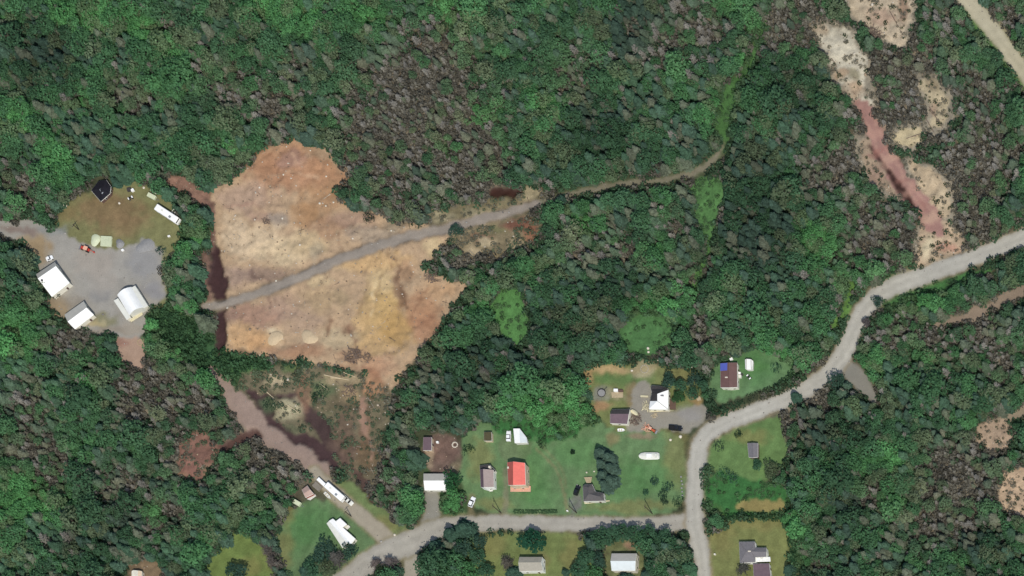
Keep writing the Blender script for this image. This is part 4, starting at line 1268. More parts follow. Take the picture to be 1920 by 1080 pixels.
boat('motorboat', 'large white boat laid up under a cover on the open lawn', 1217, 855, 180, 7.5, 2.7, 'white', 'white_dull', True, 1.1)
boat('rowing_boat', 'small white open boat lying beside the long camper trailer', 614, 929, -45, 3.4, 1.2, 'white_dull')
boat('rowing_boat', 'white rowing boat in front of the purple-brown outbuilding', 1164.5, 806, 2, 2.7, 1.15, 'white')
boat('covered_boat', 'cream-tarped boat at the corner of the purple-brown outbuilding', 1190, 773.5, -35, 3.0, 1.5, 'creamtarp', 'creamtarp')


def backhoe(px, py, ang, paint, label, k=1.0):
    x, y, _ = P3(px, py, 1.0)
    root = thing('backhoe', label, 'tractor', (x, y, zat(x, y)), math.radians(ang))
    root.scale = (k, k, k)
    mb = MB()
    mb.box((.5, 0, 1.0), (2.2, .9, .7), taper=(.9, .8))
    mb.build('hood', M[paint], root)
    mb = MB()
    mb.box((-.9, 0, .8), (1.5, 1.0, .4))
    mb.build('chassis', M[paint], root)
    mb = MB()
    mb.box((-.7, 0, 2.3), (1.5, 1.5, .1))
    mb.build('canopy', M['salmon'], root)
    for sx in (-1.3, -.1):
        for s in (-1, 1):
            mb = MB()
            mb.tube((sx, s * .65, .9), (sx, s * .65, 2.27), .05, n=6)
            mb.build('post', M['rubber'], root)
    mb = MB()
    mb.box((-.8, 0, 1.15), (.5, .5, .3))
    mb.build('seat', M['rubber'], root)
    for (xx, r, wy) in ((-1.0, .72, .75), (1.2, .45, .7)):
        for s in (-1, 1):
            mb = MB()
            mb.tube((xx, s * wy - .17, r), (xx, s * wy + .17, r), r, n=14)
            mb.build('wheel', M['rubber'], root)
    for s in (-1, 1):
        mb = MB()
        mb.tube((.2, s * .55, 1.2), (2.1, s * .55, .6), .08, n=6)
        mb.build('loader_arm', M[paint], root)
    mb = MB()
    mb.add([(2.0, -1, .2), (2.0, 1, .2), (2.7, 1, .15), (2.7, -1, .15), (2.05, -1, .8), (2.05, 1, .8)], [(0, 1, 2, 3), (0, 4, 5, 1), (0, 3, 4), (1, 5, 2)])
    mb.build('bucket', M['steel'], root)
    mb = MB()
    mb.tube((-1.7, 0, .8), (-2.5, 0, 2.2), .13, n=6)
    mb.tube((-2.5, 0, 2.2), (-3.4, 0, .9), .1, n=6)
    mb.box((-3.4, 0, .7), (.5, .5, .5), taper=(.7, 1))
    mb.build('digging_arm', M[paint], root)


backhoe(159.5, 466, 158, 'redpaint', 'red backhoe tractor on the gravel of the western yard')
backhoe(1222, 805, -30, 'orange', 'rusty orange tractor on the grass near the black pickup', .72)

# ------------------------------------------------------------------ utility poles
def utility_pole(px, py, label, hgt=9.2, az=0.0):
    x, y = G(px, py)
    root = thing('utility_pole', label, 'utility pole', (x, y, zat(x, y)), az, 'utility poles along the roads')
    mb = MB()
    mb.tube((0, 0, -.5), (0, 0, hgt), .19, .13, n=8)
    mb.build('shaft', M['pole'], root)
    mb = MB()
    mb.box((0, 0, hgt - .6), (2.0, .12, .14))
    mb.build('crossarm', M['pole'], root)
    for s in (-.9, -.45, .45, .9):
        mb = MB()
        mb.tube((s, 0, hgt - .53), (s, 0, hgt - .33), .05, .03, n=6)
        mb.build('insulator', M['steel'], root)


utility_pole(939.5, 962, 'utility pole at the street end of the drive west of the red-roofed house', az=1.57)
utility_pole(1081.5, 962, 'utility pole at the mouth of the grey drive with the black car', az=1.57)
utility_pole(1223, 963, 'utility pole at the street edge south of the yard shrubs', az=1.57)
utility_pole(1332.5, 969, 'utility pole on the east side of the street junction', az=.2)
utility_pole(1492, 976, 'utility pole where the lawn meets the eastern wood', az=.2)
utility_pole(658.5, 968, 'short utility pole between mobile home and sandy drive', 6.0, .8)
utility_pole(148, 430.5, 'short utility pole on the olive grass near the red backhoe', 5.0, .8)


# ------------------------------------------------------------------ yard clutter, heaps, stones
def heap(name, label, cat, px, py, rx, ry, h, m, group=None, rot=0.0, seed=0):
    x, y = G(px, py)
    n, k = 18, 6
    mb = MB()
    vs, fs = [], []
    r_ = random.Random(seed + int(px))
    ph = [r_.uniform(0, 6.28) for _ in range(3)]
    for j in range(k + 1):
        s = j / k
        for i in range(n):
            a = 2 * math.pi * i / n
            w = 1 + .14 * math.sin(2 * a + ph[0]) + .09 * math.sin(3 * a + ph[1]) + r_.uniform(-.05, .05)
            q = (1 - s) * w
            z = h * (1 - (1 - s) ** 1.5) * (1 + r_.uniform(-.06, .06)) - .15 * (j == 0)
            vs.append((rx * q * math.cos(a), ry * q * math.sin(a), z))
    for j in range(k):
        for i in range(n):
            a, b = j * n + i, j * n + (i + 1) % n
            fs.append((a, b, b + n, a + n))
    mb.add(vs, fs)
    o = mb.build(name, M[m], smooth=True)
    o.location = (x, y, zat(x, y))
    o.rotation_euler = (0, 0, rot)
    return tag(o, label, cat, group)


heap('gravel_pile', 'small dark gravel heap beside the pale lumber stack', 'gravel pile', 225, 457, 1.9, 1.7, .9, 'greystone')
heap('gravel_pile', 'broad grey gravel heap on the east of the yard', 'gravel pile', 273, 461, 3.6, 2.8, .7, 'greystone', rot=.3)
heap('sand_pile', 'whitish sand heap with a jagged rim near the clearing south edge', 'sand pile', 513, 634, 3.2, 2.8, .55, 'sandheap')
heap('sand_pile', 'smooth round sand heap in the south of the clearing', 'sand pile', 580, 633, 3.0, 2.6, .6, 'sandheap')
heap('tarped_heap', 'rounded heap under a pale green tarp beside the gravel yard', 'heap', 179, 450, 2.1, 2.3, .6, 'tarp')


def stack(name, label, cat, px, py, sx, sy, n, m, rot=0.0, part='plank', layers=3):
    x, y = G(px, py)
    root = thing(name, label, cat, (x, y, zat(x, y)), rot)
    for l in range(layers):
        for i in range(n):
            mb = MB()
            w = sy / n
            mb.box((random.uniform(-.08, .08), -sy / 2 + (i + .5) * w, .16 + l * .24), (sx * random.uniform(.93, 1), w * .86, .2), random.uniform(-.01, .01))
            mb.build(part, M[m], root)
    return root


stack('lumber_stack', 'square stack of pale planks at the edge of the gravel yard', 'lumber', 200.5, 453.5, 4.2, 3.8, 9, 'tarp', rot=-.06)
stack('lumber_stack', 'grey plank pile between the pink-roofed shed and trailers', 'lumber', 596, 913, 3.4, 2.2, 6, 'oldwood', rot=-.72)
stack('lumber_stack', 'long thin pale beams west of the white-roofed house', 'lumber', 1208.5, 743.5, 2.9, .6, 3, 'creamtarp', rot=-.06, part='beam', layers=2)
deck('platform', 'low pale wooden platform on the grass near the trampoline', 'platform', [(1146, 735.5), (1168.5, 735.5), (1168, 745.5), (1147.5, 746)], .3, 'wood')


def box_thing(name, label, cat, px, py, s, m, rot=0.0, lid=None, group=None, z=0.0):
    x, y, _ = P3(px, py, s[2])
    root = thing(name, label, cat, (x, y, zat(x, y) + z), rot, group)
    mb = MB()
    mb.box((0, 0, s[2] / 2), s, taper=(.96, .96))
    mb.build('body', M[m], root)
    mb = MB()
    mb.box((0, 0, s[2] + .04), (s[0] * 1.05, s[1] * 1.05, .1))
    mb.build('lid', M[lid or m], root)
    return root


box_thing('storage_box', 'white storage box behind the low pale platform', 'box', 1154.5, 731.5, (1.5, 1.0, 1.1), 'white')
box_thing('storage_box', 'dark box standing in for a shadow behind the low pale platform', 'box', 1163.5, 732.5, (1.7, .8, .8), 'darkwood')  # dark box added in place of a cast shadow
box_thing('chest_freezer', 'white chest against the blue-tarped house, the northern of two', 'freezer', 1386, 699.5, (1.0, .8, .9), 'white')
box_thing('chest_freezer', 'white chest against the blue-tarped house, the southern of two', 'freezer', 1387, 705.5, (1.1, 1.0, .9), 'white_dull')
box_thing('storage_box', 'small dark crate on the path east of the blue-tarped house', 'box', 1391, 702, (.7, .6, .6), 'slate')
box_thing('storage_box', 'white cabinet lying behind the blue-tarped house', 'box', 1371, 673, (1.1, .8, .7), 'white', .5)
box_thing('mailbox_post', 'small white box at the roadside by the grey drive', 'mailbox', 1063.5, 957.5, (.5, .4, .8), 'white')
box_thing('mailbox_post', 'pale roadside box on the lawn of the cross-winged house', 'mailbox', 1340, 1039, (.6, .5, .9), 'cream')
box_thing('storage_box', 'tan wooden box at the edge of the gravel drive', 'box', 1310, 747, (1.5, 1.2, .9), 'wood', .3)
box_thing('storage_box', 'little white box on the gravel east of the lumber stack', 'box', 229.5, 468.5, (.9, .6, .7), 'white', .4)
box_thing('storage_box', 'white water tank beside the dark junk north of the olive grass', 'box', 248, 356, (1.1, .9, .9), 'white', .5)
box_thing('storage_box', 'black crate beside the white water tank', 'box', 241.5, 355, (1.4, 1.2, .9), 'slate', .2)
box_thing('storage_box', 'white box near the trees at the east of the olive grass', 'box', 316.5, 442.5, (.9, .5, .6), 'white', .3)
box_thing('storage_box', 'pale box in the brown dirt yard beside the brown-roofed shed', 'box', 820, 829, (.8, .7, .8), 'white', .1)


def ring_thing(name, label, cat, px, py, r, n, m, part='stone', size=(.5, .4, .3), jit=.06):
    x, y = G(px, py)
    root = thing(name, label, cat, (x, y, zat(x, y)))
    me = MB()
    me.box((0, 0, .12), size, taper=(.75, .75))
    me = me.mesh(part, M[m])
    for k in range(n):
        a = 2 * math.pi * k / n
        o = link(part, me, root)
        o.location = (r * math.cos(a), r * math.sin(a), 0)
        o.rotation_euler = (random.uniform(-.15, .15), random.uniform(-.15, .15), a + math.pi / 2 + random.uniform(-.2, .2))
    return root


ring_thing('fire_pit', 'ring of pale stones round a fire pit in the brown dirt yard', 'fire pit', 853, 834, .95, 10, 'stone', size=(.62, .45, .35))
ring_thing('fire_pit', 'square-set ring of grey blocks on the bare pad in the north garden', 'fire pit', 1208.5, 692, 1.4, 12, 'concrete', size=(.6, .3, .3))
ring_thing('tyre_stack', 'frame of pale timbers on the pinkish dirt south of the yard', 'frame', 263, 642, 1.0, 8, 'wood', part='timber', size=(.8, .25, .25))


def trampoline(px, py):
    x, y = G(px, py)
    root = thing('trampoline', 'round steel hoop frame on the grey patch of the north garden', 'trampoline', (x, y, zat(x, y)))
    mb = MB()
    n = 20
    for k in range(n):
        a, b = 2 * math.pi * k / n, 2 * math.pi * (k + 1) / n
        mb.tube((1.5 * math.cos(a), 1.5 * math.sin(a), .8), (1.5 * math.cos(b), 1.5 * math.sin(b), .8), .1, n=6, caps=False)
    mb.build('hoop', M['slate'], root)
    mb = MB()
    mb.tube((0, 0, .74), (0, 0, .77), 1.3, n=20)
    mb.build('mat', M['greystone'], root)
    for k in range(5):
        a = 2 * math.pi * k / 5
        mb = MB()
        mb.tube((1.5 * math.cos(a), 1.5 * math.sin(a), 0), (1.5 * math.cos(a), 1.5 * math.sin(a), .8), .05, n=6)
        mb.build('leg', M['slate'], root)


trampoline(1129, 738)
mb = MB()
mb.tube((-.9, -.6, .1), (.9, .5, 1.0), .08, n=6)
mb.tube((-.9, -.6, .0), (-.9, -.6, .9), .08, n=6)
o = mb.build('slide_frame', M['slate'])
o.location = (*G(1135, 730), zat(*G(1135, 730)))
tag(o, 'leaning dark pipe frame beside the steel hoop frame', 'frame')


def atv(px, py, ang, label):
    x, y, _ = P3(px, py, .6)
    root = thing('quad_bike', label, 'quad bike', (x, y, zat(x, y)), math.radians(ang))
    mb = MB()
    mb.box((0, 0, .62), (1.6, .5, .4), taper=(.8, .7))
    mb.build('body', M['slate'], root)
    mb = MB()
    mb.box((-.2, 0, .9), (.7, .35, .14))
    mb.build('seat', M['rubber'], root)
    mb = MB()
    mb.box((.72, 0, .82), (.5, .8, .08))
    mb.box((-.75, 0, .82), (.4, .8, .08))
    mb.build('rack', M['white'], root)
    mb = MB()
    mb.tube((.4, -.4, 1.05), (.4, .4, 1.05), .03, n=6)
    mb.build('handlebar', M['rubber'], root)
    wheels(root, (-.6, .6), .5, .3)


atv(244.5, 371, 28, 'quad bike with white racks on the grass west of the pale trailer')
atv(1404, 707, 130, 'quad bike with white racks south of the round-shouldered white shed')


def frame_trailer(px, py, ang, label):
    x, y = G(px, py)
    root = thing('boat_trailer', label, 'trailer', (x, y, zat(x, y)), math.radians(ang))
    for s in (-.6, .6):
        mb = MB()
        mb.tube((-1.6, s, .5), (1.3, s * .7, .5), .09, n=6)
        mb.build('rail', M['white'], root)
    for xx in (-1.5, -.4, .8):
        mb = MB()
        mb.tube((xx, -.65, .55), (xx, .65, .55), .08, n=6)
        mb.build('crossbar', M['white'], root)
    mb = MB()
    mb.tube((1.3, 0, .5), (2.3, 0, .5), .08, n=6)
    mb.build('drawbar', M['white'], root)
    wheels(root, (-.5,), .85, .3)


frame_trailer(290.5, 359.5, -35, 'empty white boat trailer frame behind the low pale trailer')
frame_trailer(331, 400, -35, 'white trailer frame heaped in front of the trees behind the motorhome')


MARKS = [((185, 358), 'the black-roofed shed'), ((312, 400), 'the motorhome'), ((100, 520), 'the wide white warehouse'), ((150, 592), 'the small workshop'), ((245, 568), 'the round-roofed barn'), ((40, 430), 'the western yard entrance'), ((250, 665), 'the pinkish dirt tongue'), ((365, 860), 'the reddish pit'), ((470, 790), 'the brown dirt road'), ((578, 922), 'the pink-roofed shed'), ((440, 1050), 'the western lawn'), ((255, 1080), 'the cream-roofed cabin'), ((350, 345), 'the small brown scrape'), ((500, 290), "the clearing's northern rim"), ((645, 330), "the clearing's north-east rim"), ((740, 415), 'the scrub at the haul track'), ((945, 360), 'the dark wet hollow'), ((985, 430), 'the dark red bank'), ((850, 550), "the clearing's eastern tip"), ((760, 680), "the clearing's south-east corner"), ((955, 590), 'the small bright meadow'), ((1040, 748), 'the orange soil patch'), ((1215, 625), 'the northern garden meadow'), ((1325, 385), 'the wedge of meadow by the track'), ((1180, 343), 'the narrow middle of the track'), ((1355, 280), "the track's eastern end"), ((1390, 150), 'the green forest ride'), ((785, 85), 'the small orange gap'), ((1580, 110), 'the western pale strip'), ((1650, 30), 'the northern pale strip'), ((1755, 195), 'the eastern pale strip'), ((1660, 290), 'the red earth road'), ((1770, 450), 'the foot of the red earth road'), ((1870, 70), 'the corner gravel road'), ((1850, 475), 'the road at the eastern edge'), ((1620, 575), 'the sharp road bend'), ((1850, 580), 'the pinkish forest track'), ((1625, 725), 'the grey side path'), ((1865, 810), 'the tan forest track'), ((1910, 925), 'the pale cutting at the edge'), ((1367, 700), 'the blue-tarped house'), ((1435, 950), 'the dry grass strip'), ((1440, 1040), 'the cross-winged grey house'), ((805, 832), 'the brown-roofed shed'), ((1412, 845), 'the charcoal-roofed shed'), ((720, 850), 'the orange-brown footpath'), ((815, 905), 'the gabled garage'), ((1480, 730), 'the roadside hedge end')]


def in_words(n):
    ones = 'nil one two three four five six seven eight nine ten eleven twelve thirteen fourteen fifteen sixteen seventeen eighteen nineteen'.split()
    tens = 'x x twenty thirty forty fifty sixty seventy eighty ninety'.split()
    return ones[n] if n < 20 else (tens[n // 10] + ('-' + ones[n % 10] if n % 10 else ''))


def where_is(x, y, marks=None):
    """the landmark a tree of the wood stands nearest to, with bearing and rough distance"""
    d, p, nm = min((math.hypot(x - p[0], y - p[1]), p, nm) for (p, nm) in (marks or MARKS))
    a = math.degrees(math.atan2(x - p[0], -(y - p[1]))) % 360
    way = ['north', 'north-north-east', 'north-east', 'east-north-east', 'east', 'east-south-east', 'south-east', 'south-south-east', 'south', 'south-south-west', 'south-west', 'west-south-west', 'west', 'west-north-west', 'north-west', 'north-north-west'][int((a + 11.25) // 22.5) % 16]
    return '%s metres %s of %s' % (in_words(max(1, round(d * M_PX))), way, nm)


CLEARING = [((500, 413), 'the low grey brush pile'), ((662, 668), 'the big round brush pile'), ((546, 633), 'the two sand heaps'), ((690, 405), 'the scrub brush pile'), ((600, 500), 'the haul track'), ((400, 350), "the clearing's north-west corner"), ((560, 272), "the clearing's north rim"), ((650, 325), "the clearing's north-east rim")]


def boulder(px, py, r, label, m='stone', group=None, seed=1):
    x, y = G(px, py)
    rr = random.Random(seed)
    mb = MB()
    rings = []
    for (z, k) in ((-.2, .8), (.15, 1.0), (.45, .85), (.7, .45)):
        rings.append([(r * k * math.cos(2 * math.pi * i / 8) * rr.uniform(.8, 1.15), r * k * math.sin(2 * math.pi * i / 8) * rr.uniform(.8, 1.15), r * z * 1.1) for i in range(8)])
    mb.loft(rings)
    o = mb.build('boulder', M[m], smooth=True)
    o.location = (x, y, zat(x, y))
    o.rotation_euler = (0, 0, rr.uniform(0, 6))
    tag(o, label, 'boulder', group)


for i, (px, py, r) in enumerate(((487, 352, .5), (532, 328, .5), (611, 330, .5), (563, 460, .55), (600, 382, .6), (612, 387, .5), (626, 380, .5), (556, 349, .35), (582, 282, .45), (537, 275, .35), (518, 527, .5), (661, 447, .5), (734, 433, .5), (478, 412, .4), (497, 418, .4), (540, 306, .35), (530, 410, .5))):
    boulder(px, py, r * .75, 'pale clearing boulder %s' % where_is(px, py, CLEARING), group='pale boulders on the sandy clearing', seed=i)
for i, (px, py) in enumerate(((1277, 894), (1278, 902), (1279.5, 908), (1278, 915), (1279, 922), (1279.5, 929))):
    boulder(px, py, .38, 'dark kerb boulder beside the road, %s of its row' % ['northernmost', 'second from the north', 'third from the north', 'third from the south', 'second from the south', 'southernmost'][i], 'greystone', 'row of kerb boulders beside the road', 40 + i)
for i, (px, py, r, lab) in enumerate(((1276, 819, .7, 'pale boulder in the grass below the black pickup'), (1257, 825, .55, 'flat pale boulder in the grass beside the sloping lawn edge'), (1100, 886, .35, 'small white boulder behind the pale wooden deck'), (1114, 884, .35, 'small white boulder beside the dark spruce row'), (1215, 653, .6, 'pale boulder among the shrubs north of the garden'), (1216, 660, .5, 'second pale boulder among the shrubs, nearer the garden'), (1232, 676, .6, 'pale boulder at the garden corner by the trees'), (1298, 688, .7, 'pale boulder in the grass west of the blue-tarped house'), (1087, 713, .5, 'white boulder at the western rim of the north garden'), (1185, 695, .5, 'pale boulder on the tan bank of the north garden'), (122, 386, .9, 'white boulder heap at the tree edge of the olive grass'), (112, 392, .5, 'small pale boulder at the west end of the olive grass'), (224, 381, .5, 'pale boulder on the grass south of the black-roofed shed'), (270, 352, .5, 'white boulder beside the empty boat trailer'), (740, 1003, .5, 'yellowish boulder on the verge at the track junction'))):
    boulder(px, py, r, lab, seed=60 + i)


def brush_pile(px, py, r, n, label, m='stick', h=1.2, seed=0):
    x, y = G(px, py)
    root = thing('brush_pile', label, 'brush pile', (x, y, zat(x, y)))
    rr = random.Random(seed)
    for k in range(n):
        a = rr.uniform(0, 6.28)
        d = r * math.sqrt(rr.random()) * .8
        z = h * (1 - (d / r) ** 2) * rr.random()
        L = rr.uniform(.5, 1.0) * r
        t = rr.uniform(0, 6.28)
        c = np.array((d * math.cos(a), d * math.sin(a), z + .1))
        v = np.array((math.cos(t), math.sin(t), rr.uniform(-.3, .45))) * L / 2
        mb = MB()
        mb.tube(c - v, c + v, rr.uniform(.08, .16), .03, n=5, caps=False)
        mb.build('branch', M[m], root)
    return root


brush_pile(662, 668, 3.6, 70, 'big round brush pile at the south of the sandy clearing', seed=1, h=1.8)
brush_pile(690, 672, 2.2, 24, 'thin scatter of branches east of the big round brush pile', seed=2)
brush_pile(690, 405, 2.6, 34, 'brush pile where the scrub enters the clearing, north of the haul track', seed=3)
brush_pile(1212, 763, 2.0, 30, 'whitish scrap pile west of the white-roofed house', 'creamtarp', seed=4, h=.8)
brush_pile(1228, 780, 1.4, 14, 'sparse pale scrap below the white-roofed house veranda', 'paleStick', seed=5, h=.4)
brush_pile(1192, 787, 2.6, 44, 'tangle of grey branches over the end of the outbuilding', seed=6)
brush_pile(1212, 803, 2.0, 26, 'pinkish scrap wood beside the rusty orange tractor', 'salmon', seed=7, h=.5)
brush_pile(655, 735, 3.0, 30, 'brush pile on the churned ground south of the clearing', seed=8)
brush_pile(810, 520, 3.2, 44, 'grey brush pile at the east rim of the clearing', seed=9)
brush_pile(500, 413, 2.2, 24, 'low grey brush pile in the middle of the northern clearing', seed=10, h=.6)
brush_pile(1640, 65, 3.2, 50, 'grey slash pile between the two pale cut strips', seed=11, h=1.4)
brush_pile(246, 700, 3.0, 40, 'brown brush pile at the foot of the pinkish dirt', seed=12)


def logs(name, label, pts, m='paleStick', r=.2, group=None, which=()):
    for i, (ax, ay, bx, by) in enumerate(pts):
        x, y = G((ax + bx) / 2, (ay + by) / 2)
        mb = MB()
        dx, dy = (bx - ax) * M_PX / 2, -(by - ay) * M_PX / 2
        mb.tube((-dx, -dy, r), (dx, dy, r * 1.1), r, r * .6, n=7)
        o = mb.build(name, M[m])
        o.location = (x, y, zat(x, y))
        tag(o, '%s, %s' % (label, which[i]), 'log', group)


logs('fallen_log', 'bleached log on the churned ground', ((608, 703, 655, 713), (620, 708, 640, 710), (596, 716, 616, 732), (540, 760, 560, 774), (500, 735, 520, 752), (640, 697, 668, 708)), group='bleached logs on the churned ground', which=('longest and nearest the clearing', 'lying close under the longest', 'by the green shrubs', 'beside the pale patch', 'westernmost of all', 'nearest the big brush pile'))
logs('fallen_log', 'weathered log on the pale cut ground', ((1742, 200, 1768, 240), (1735, 220, 1755, 255), (1560, 110, 1575, 135), (1668, 20, 1695, 70), (1700, 260, 1730, 250)), m='stick', r=.17, group='weathered logs in the pale cut strips', which=('in the eastern strip, upper', 'in the eastern strip, lower', 'in the western strip', 'in the northern strip', 'beside the middle pale patch'))
logs('felled_trunk', 'thin felled trunk beside the haul track', ((1125, 335, 1140, 360), (925, 400, 960, 392), (880, 470, 905, 490), (690, 745, 705, 770), (1110, 360, 1128, 352)), m='oldwood', r=.15, group='felled trunks beside the haul track', which=('across the wooded stretch', 'below the wet hollow', 'south of the track in the scrub', 'at the clearing end', 'at the wooded bend'))

# ------------------------------------------------------------------ trees
LEAF = leaf_material('needles', .30, .34)
LEAFB = leaf_material('leaves', .40, .34)
TWIG = leaf_material('dead_twigs', .15, .22)


def crown_mesh(name, quads, material, var):
    """quads: (n, 4, 3)"""
    n = len(quads)
    me = bpy.data.meshes.new(name)
    me.vertices.add(n * 4)
    me.vertices.foreach_set('co', quads.astype(np.float32).ravel())
    me.loops.add(n * 4)
    me.loops.foreach_set('vertex_index', np.arange(n * 4, dtype=np.int32))
    me.polygons.add(n)
    me.polygons.foreach_set('loop_start', np.arange(0, n * 4, 4, dtype=np.int32))
    at = me.attributes.new('leafvar', 'FLOAT', 'FACE')
    at.data.foreach_set('value', var.astype(np.float32))
    me.materials.append(material)
    me.update(calc_edges=True)
    return me


def leaf_quads(c, nrm, size, rg):
    n = len(c)
    nrm = nrm / (np.linalg.norm(nrm, axis=1, keepdims=True) + 1e-9)
    a = rg.normal(size=(n, 3))
    u = np.cross(nrm, a)
    u /= np.linalg.norm(u, axis=1, keepdims=True) + 1e-9
    v = np.cross(nrm, u)
    s = size[:, None]
    k = rg.uniform(.55, 1.2, (n, 4, 1))
    e = rg.uniform(.6, 1.0, (n, 1))
    return np.stack([c + u * s * k[:, 0], c + v * s * e * k[:, 1], c - u * s * k[:, 2], c - v * s * e * k[:, 3]], 1)


def spruce(seed, H=9.0, R=1.9):
    rg = np.random.default_rng(seed)
    Q, V = [], []
    nw = 13
    for i in range(nw):
        f = i / (nw - 1)
        z = H * (.10 + .86 * f)
        r = R * (1 - f) ** .8 * rg.uniform(.85, 1.12) + .18
        nb = int(10 - 5 * f)
        off = rg.uniform(0, 6.28)
        for b in range(nb):
            a = off + 2 * math.pi * b / nb + rg.normal() * .15
            rr = r * rg.uniform(.7, 1.15)
            d = np.array((math.cos(a), math.sin(a), 0))
            t = np.array((-d[1], d[0], 0))
            w = rr * .34 + .12
            lift = .18 * rr
            p0 = np.array((0, 0, z + lift))
            tip = d * rr + np.array((0, 0, z - .30 * rr + rg.normal() * .08))
            m = d * rr * .55 + np.array((0, 0, z + .02))
            Q.append([p0, m + t * w - (0, 0, .12), tip, m - t * w - (0, 0, .12)])
            V.append(rg.random())
            # side sprays
            for s in (-1, 1):
                c = d * rr * rg.uniform(.45, .8)
                e = (d * .5 + t * s) / 1.12
                l = rr * .38 + .1
                zz = z - .12 * rr
                g = np.array((-e[1], e[0], 0)) * .16
                Q.append([c + (0, 0, zz + .05), c + e * l * .5 + g + (0, 0, zz), c + e * l + (0, 0, zz - .15), c + e * l * .5 - g + (0, 0, zz)])
                V.append(rg.random())
    Q.append([(0.1, 0, H * .93), (0, .1, H * .95), (-.05, 0, H * 1.03), (0, -.1, H * .95)])
    V.append(.6)
    return np.array(Q, float), np.array(V)


def broad(seed, H=8.0, R=2.4, nl=10, per=34, fat=1.0):
    rg = np.random.default_rng(seed)
    Q, V = [], []
    for k in range(nl):
        if k == 0:
            c = np.array((0, 0, H * .78))
            lr = R * .55
        else:
            a = 2 * math.pi * k / (nl - 1) + rg.normal() * .3
            q = rg.uniform(.42, .72)
            c = np.array((R * q * math.cos(a), R * q * math.sin(a), H * rg.uniform(.42, .74)))
            lr = R * rg.uniform(.34, .52)
        n = rg.normal(size=(per, 3))
        n /= np.linalg.norm(n, axis=1, keepdims=True)
        n[:, 2] = np.where(n[:, 2] < -.35, -n[:, 2], n[:, 2])
        p = c + n * lr * rg.uniform(.75, 1.1, (per, 1)) * np.array((1, 1, fat))
        nn = n + rg.normal(size=n.shape) * .55 + np.array((0, 0, .35))
        Q.append(leaf_quads(p, nn, rg.uniform(.17, .38, per), rg))
        V.append(np.clip(rg.normal(.5, .2, per) + rg.normal() * .12, 0, 1))
    return np.concatenate(Q), np.concatenate(V)


def bare(seed, H=7.0, R=1.6):
    rg = np.random.default_rng(seed)
    Q, V = [], []
    for k in range(72):
        f = rg.uniform(.18, .97)
        a = rg.uniform(0, 6.28)
        l = R * (1.15 - f) ** .7 * rg.uniform(.6, 1.15) + .2
        d = np.array((math.cos(a), math.sin(a), rg.uniform(-.1, .75)))
        p0 = np.array((0, 0, H * f))
        t = np.array((-math.sin(a), math.cos(a), rg.normal() * .2))
        w = rg.uniform(.05, .13)
        Q.append([p0, p0 + d * l * .6 + t * w, p0 + d * l, p0 + d * l * .6 - t * w])
        V.append(rg.random())
        for s in range(4):
            c = p0 + d * l * rg.uniform(.4, 1.0)
            e = rg.normal(size=3)
            e[2] = abs(e[2]) * .5
            e /= np.linalg.norm(e)
            g = np.cross(e, (0, 0, 1)) * .065 + np.array((0, 0, .03))
            ll = rg.uniform(.3, .7)
            Q.append([c, c + e * ll * .5 + g, c + e * ll, c + e * ll * .5 - g])
            V.append(rg.random())
    return np.array(Q, float), np.array(V)


def bush(seed, R=1.0, H=.9, n=46):
    rg = np.random.default_rng(seed)
    a = rg.uniform(0, 6.28, n)
    r = R * np.sqrt(rg.random(n))
    p = np.stack([r * np.cos(a), r * np.sin(a), H * (1 - .75 * (r / R) ** 2) * rg.uniform(.35, 1.1, n)], 1)
    nn = np.stack([np.cos(a) * r, np.sin(a) * r, np.full(n, .7)], 1) + rg.normal(size=(n, 3)) * .45
    return leaf_quads(p, nn, rg.uniform(.16, .36, n), rg), np.clip(rg.normal(.5, .25, n), 0, 1)


def trunk_mesh(name, h, r0, r1, limbs=0, seed=0):
    mb = MB()
    mb.tube((0, 0, -.4), (0, 0, h * .5), r0, (r0 + r1) / 2, n=7, caps=False)
    mb.tube((0, 0, h * .5), (0, 0, h), (r0 + r1) / 2, r1, n=7, caps=False)
    rr = random.Random(seed)
    for k in range(limbs):
        a = 6.28 * k / max(1, limbs) + rr.uniform(-.3, .3)
        z = h * rr.uniform(.45, .8)
        l = h * rr.uniform(.2, .32)
        mb.tube((0, 0, z), (l * math.cos(a), l * math.sin(a), z + l * .7), r0 * .45, .03, n=5, caps=False)
    return mb.mesh(name, M['bark'])


def join_mesh(name, a, b):
    """one mesh out of a crown and a trunk, for the mass of the wood"""
    import bmesh
    bm = bmesh.new()
    bm.from_mesh(a)
    na = len(bm.faces)
    bm.from_mesh(b)
    bm.faces.ensure_lookup_table()
    for f in bm.faces[na:]:
        f.material_index = 1
    me = bpy.data.meshes.new(name)
    bm.to_mesh(me)
    bm.free()
    me.materials.append(a.materials[0])
    me.materials.append(b.materials[0])
    return me


NV = 6
CROWN = {'spruce': [], 'broadleaf': [], 'dead': []}
for i in range(NV):
    q, v = spruce(100 + i, 7.6 + .3 * (i % 3), 1.75 + .16 * i)
    CROWN['spruce'].append((crown_mesh('spruce_crown', q, LEAF, v), trunk_mesh('spruce_trunk', 7.2, .17, .05)))
    q, v = broad(200 + i, 7.6, 2.3 + .1 * i, nl=9 + i % 3, per=58, fat=.9 + .08 * i)
    CROWN['broadleaf'].append((crown_mesh('broadleaf_crown', q, LEAFB, v), trunk_mesh('broadleaf_trunk', 5.6, .2, .08, 4, i)))
    q, v = bare(300 + i, 7.5, 1.7)
    CROWN['dead'].append((crown_mesh('dead_crown', q, TWIG, v), trunk_mesh('dead_trunk', 7.4, .15, .04)))
BUSH = [crown_mesh('bush_crown', *((lambda a: (a[0], LEAFB, a[1]))(bush(400 + i)))) for i in range(5)]


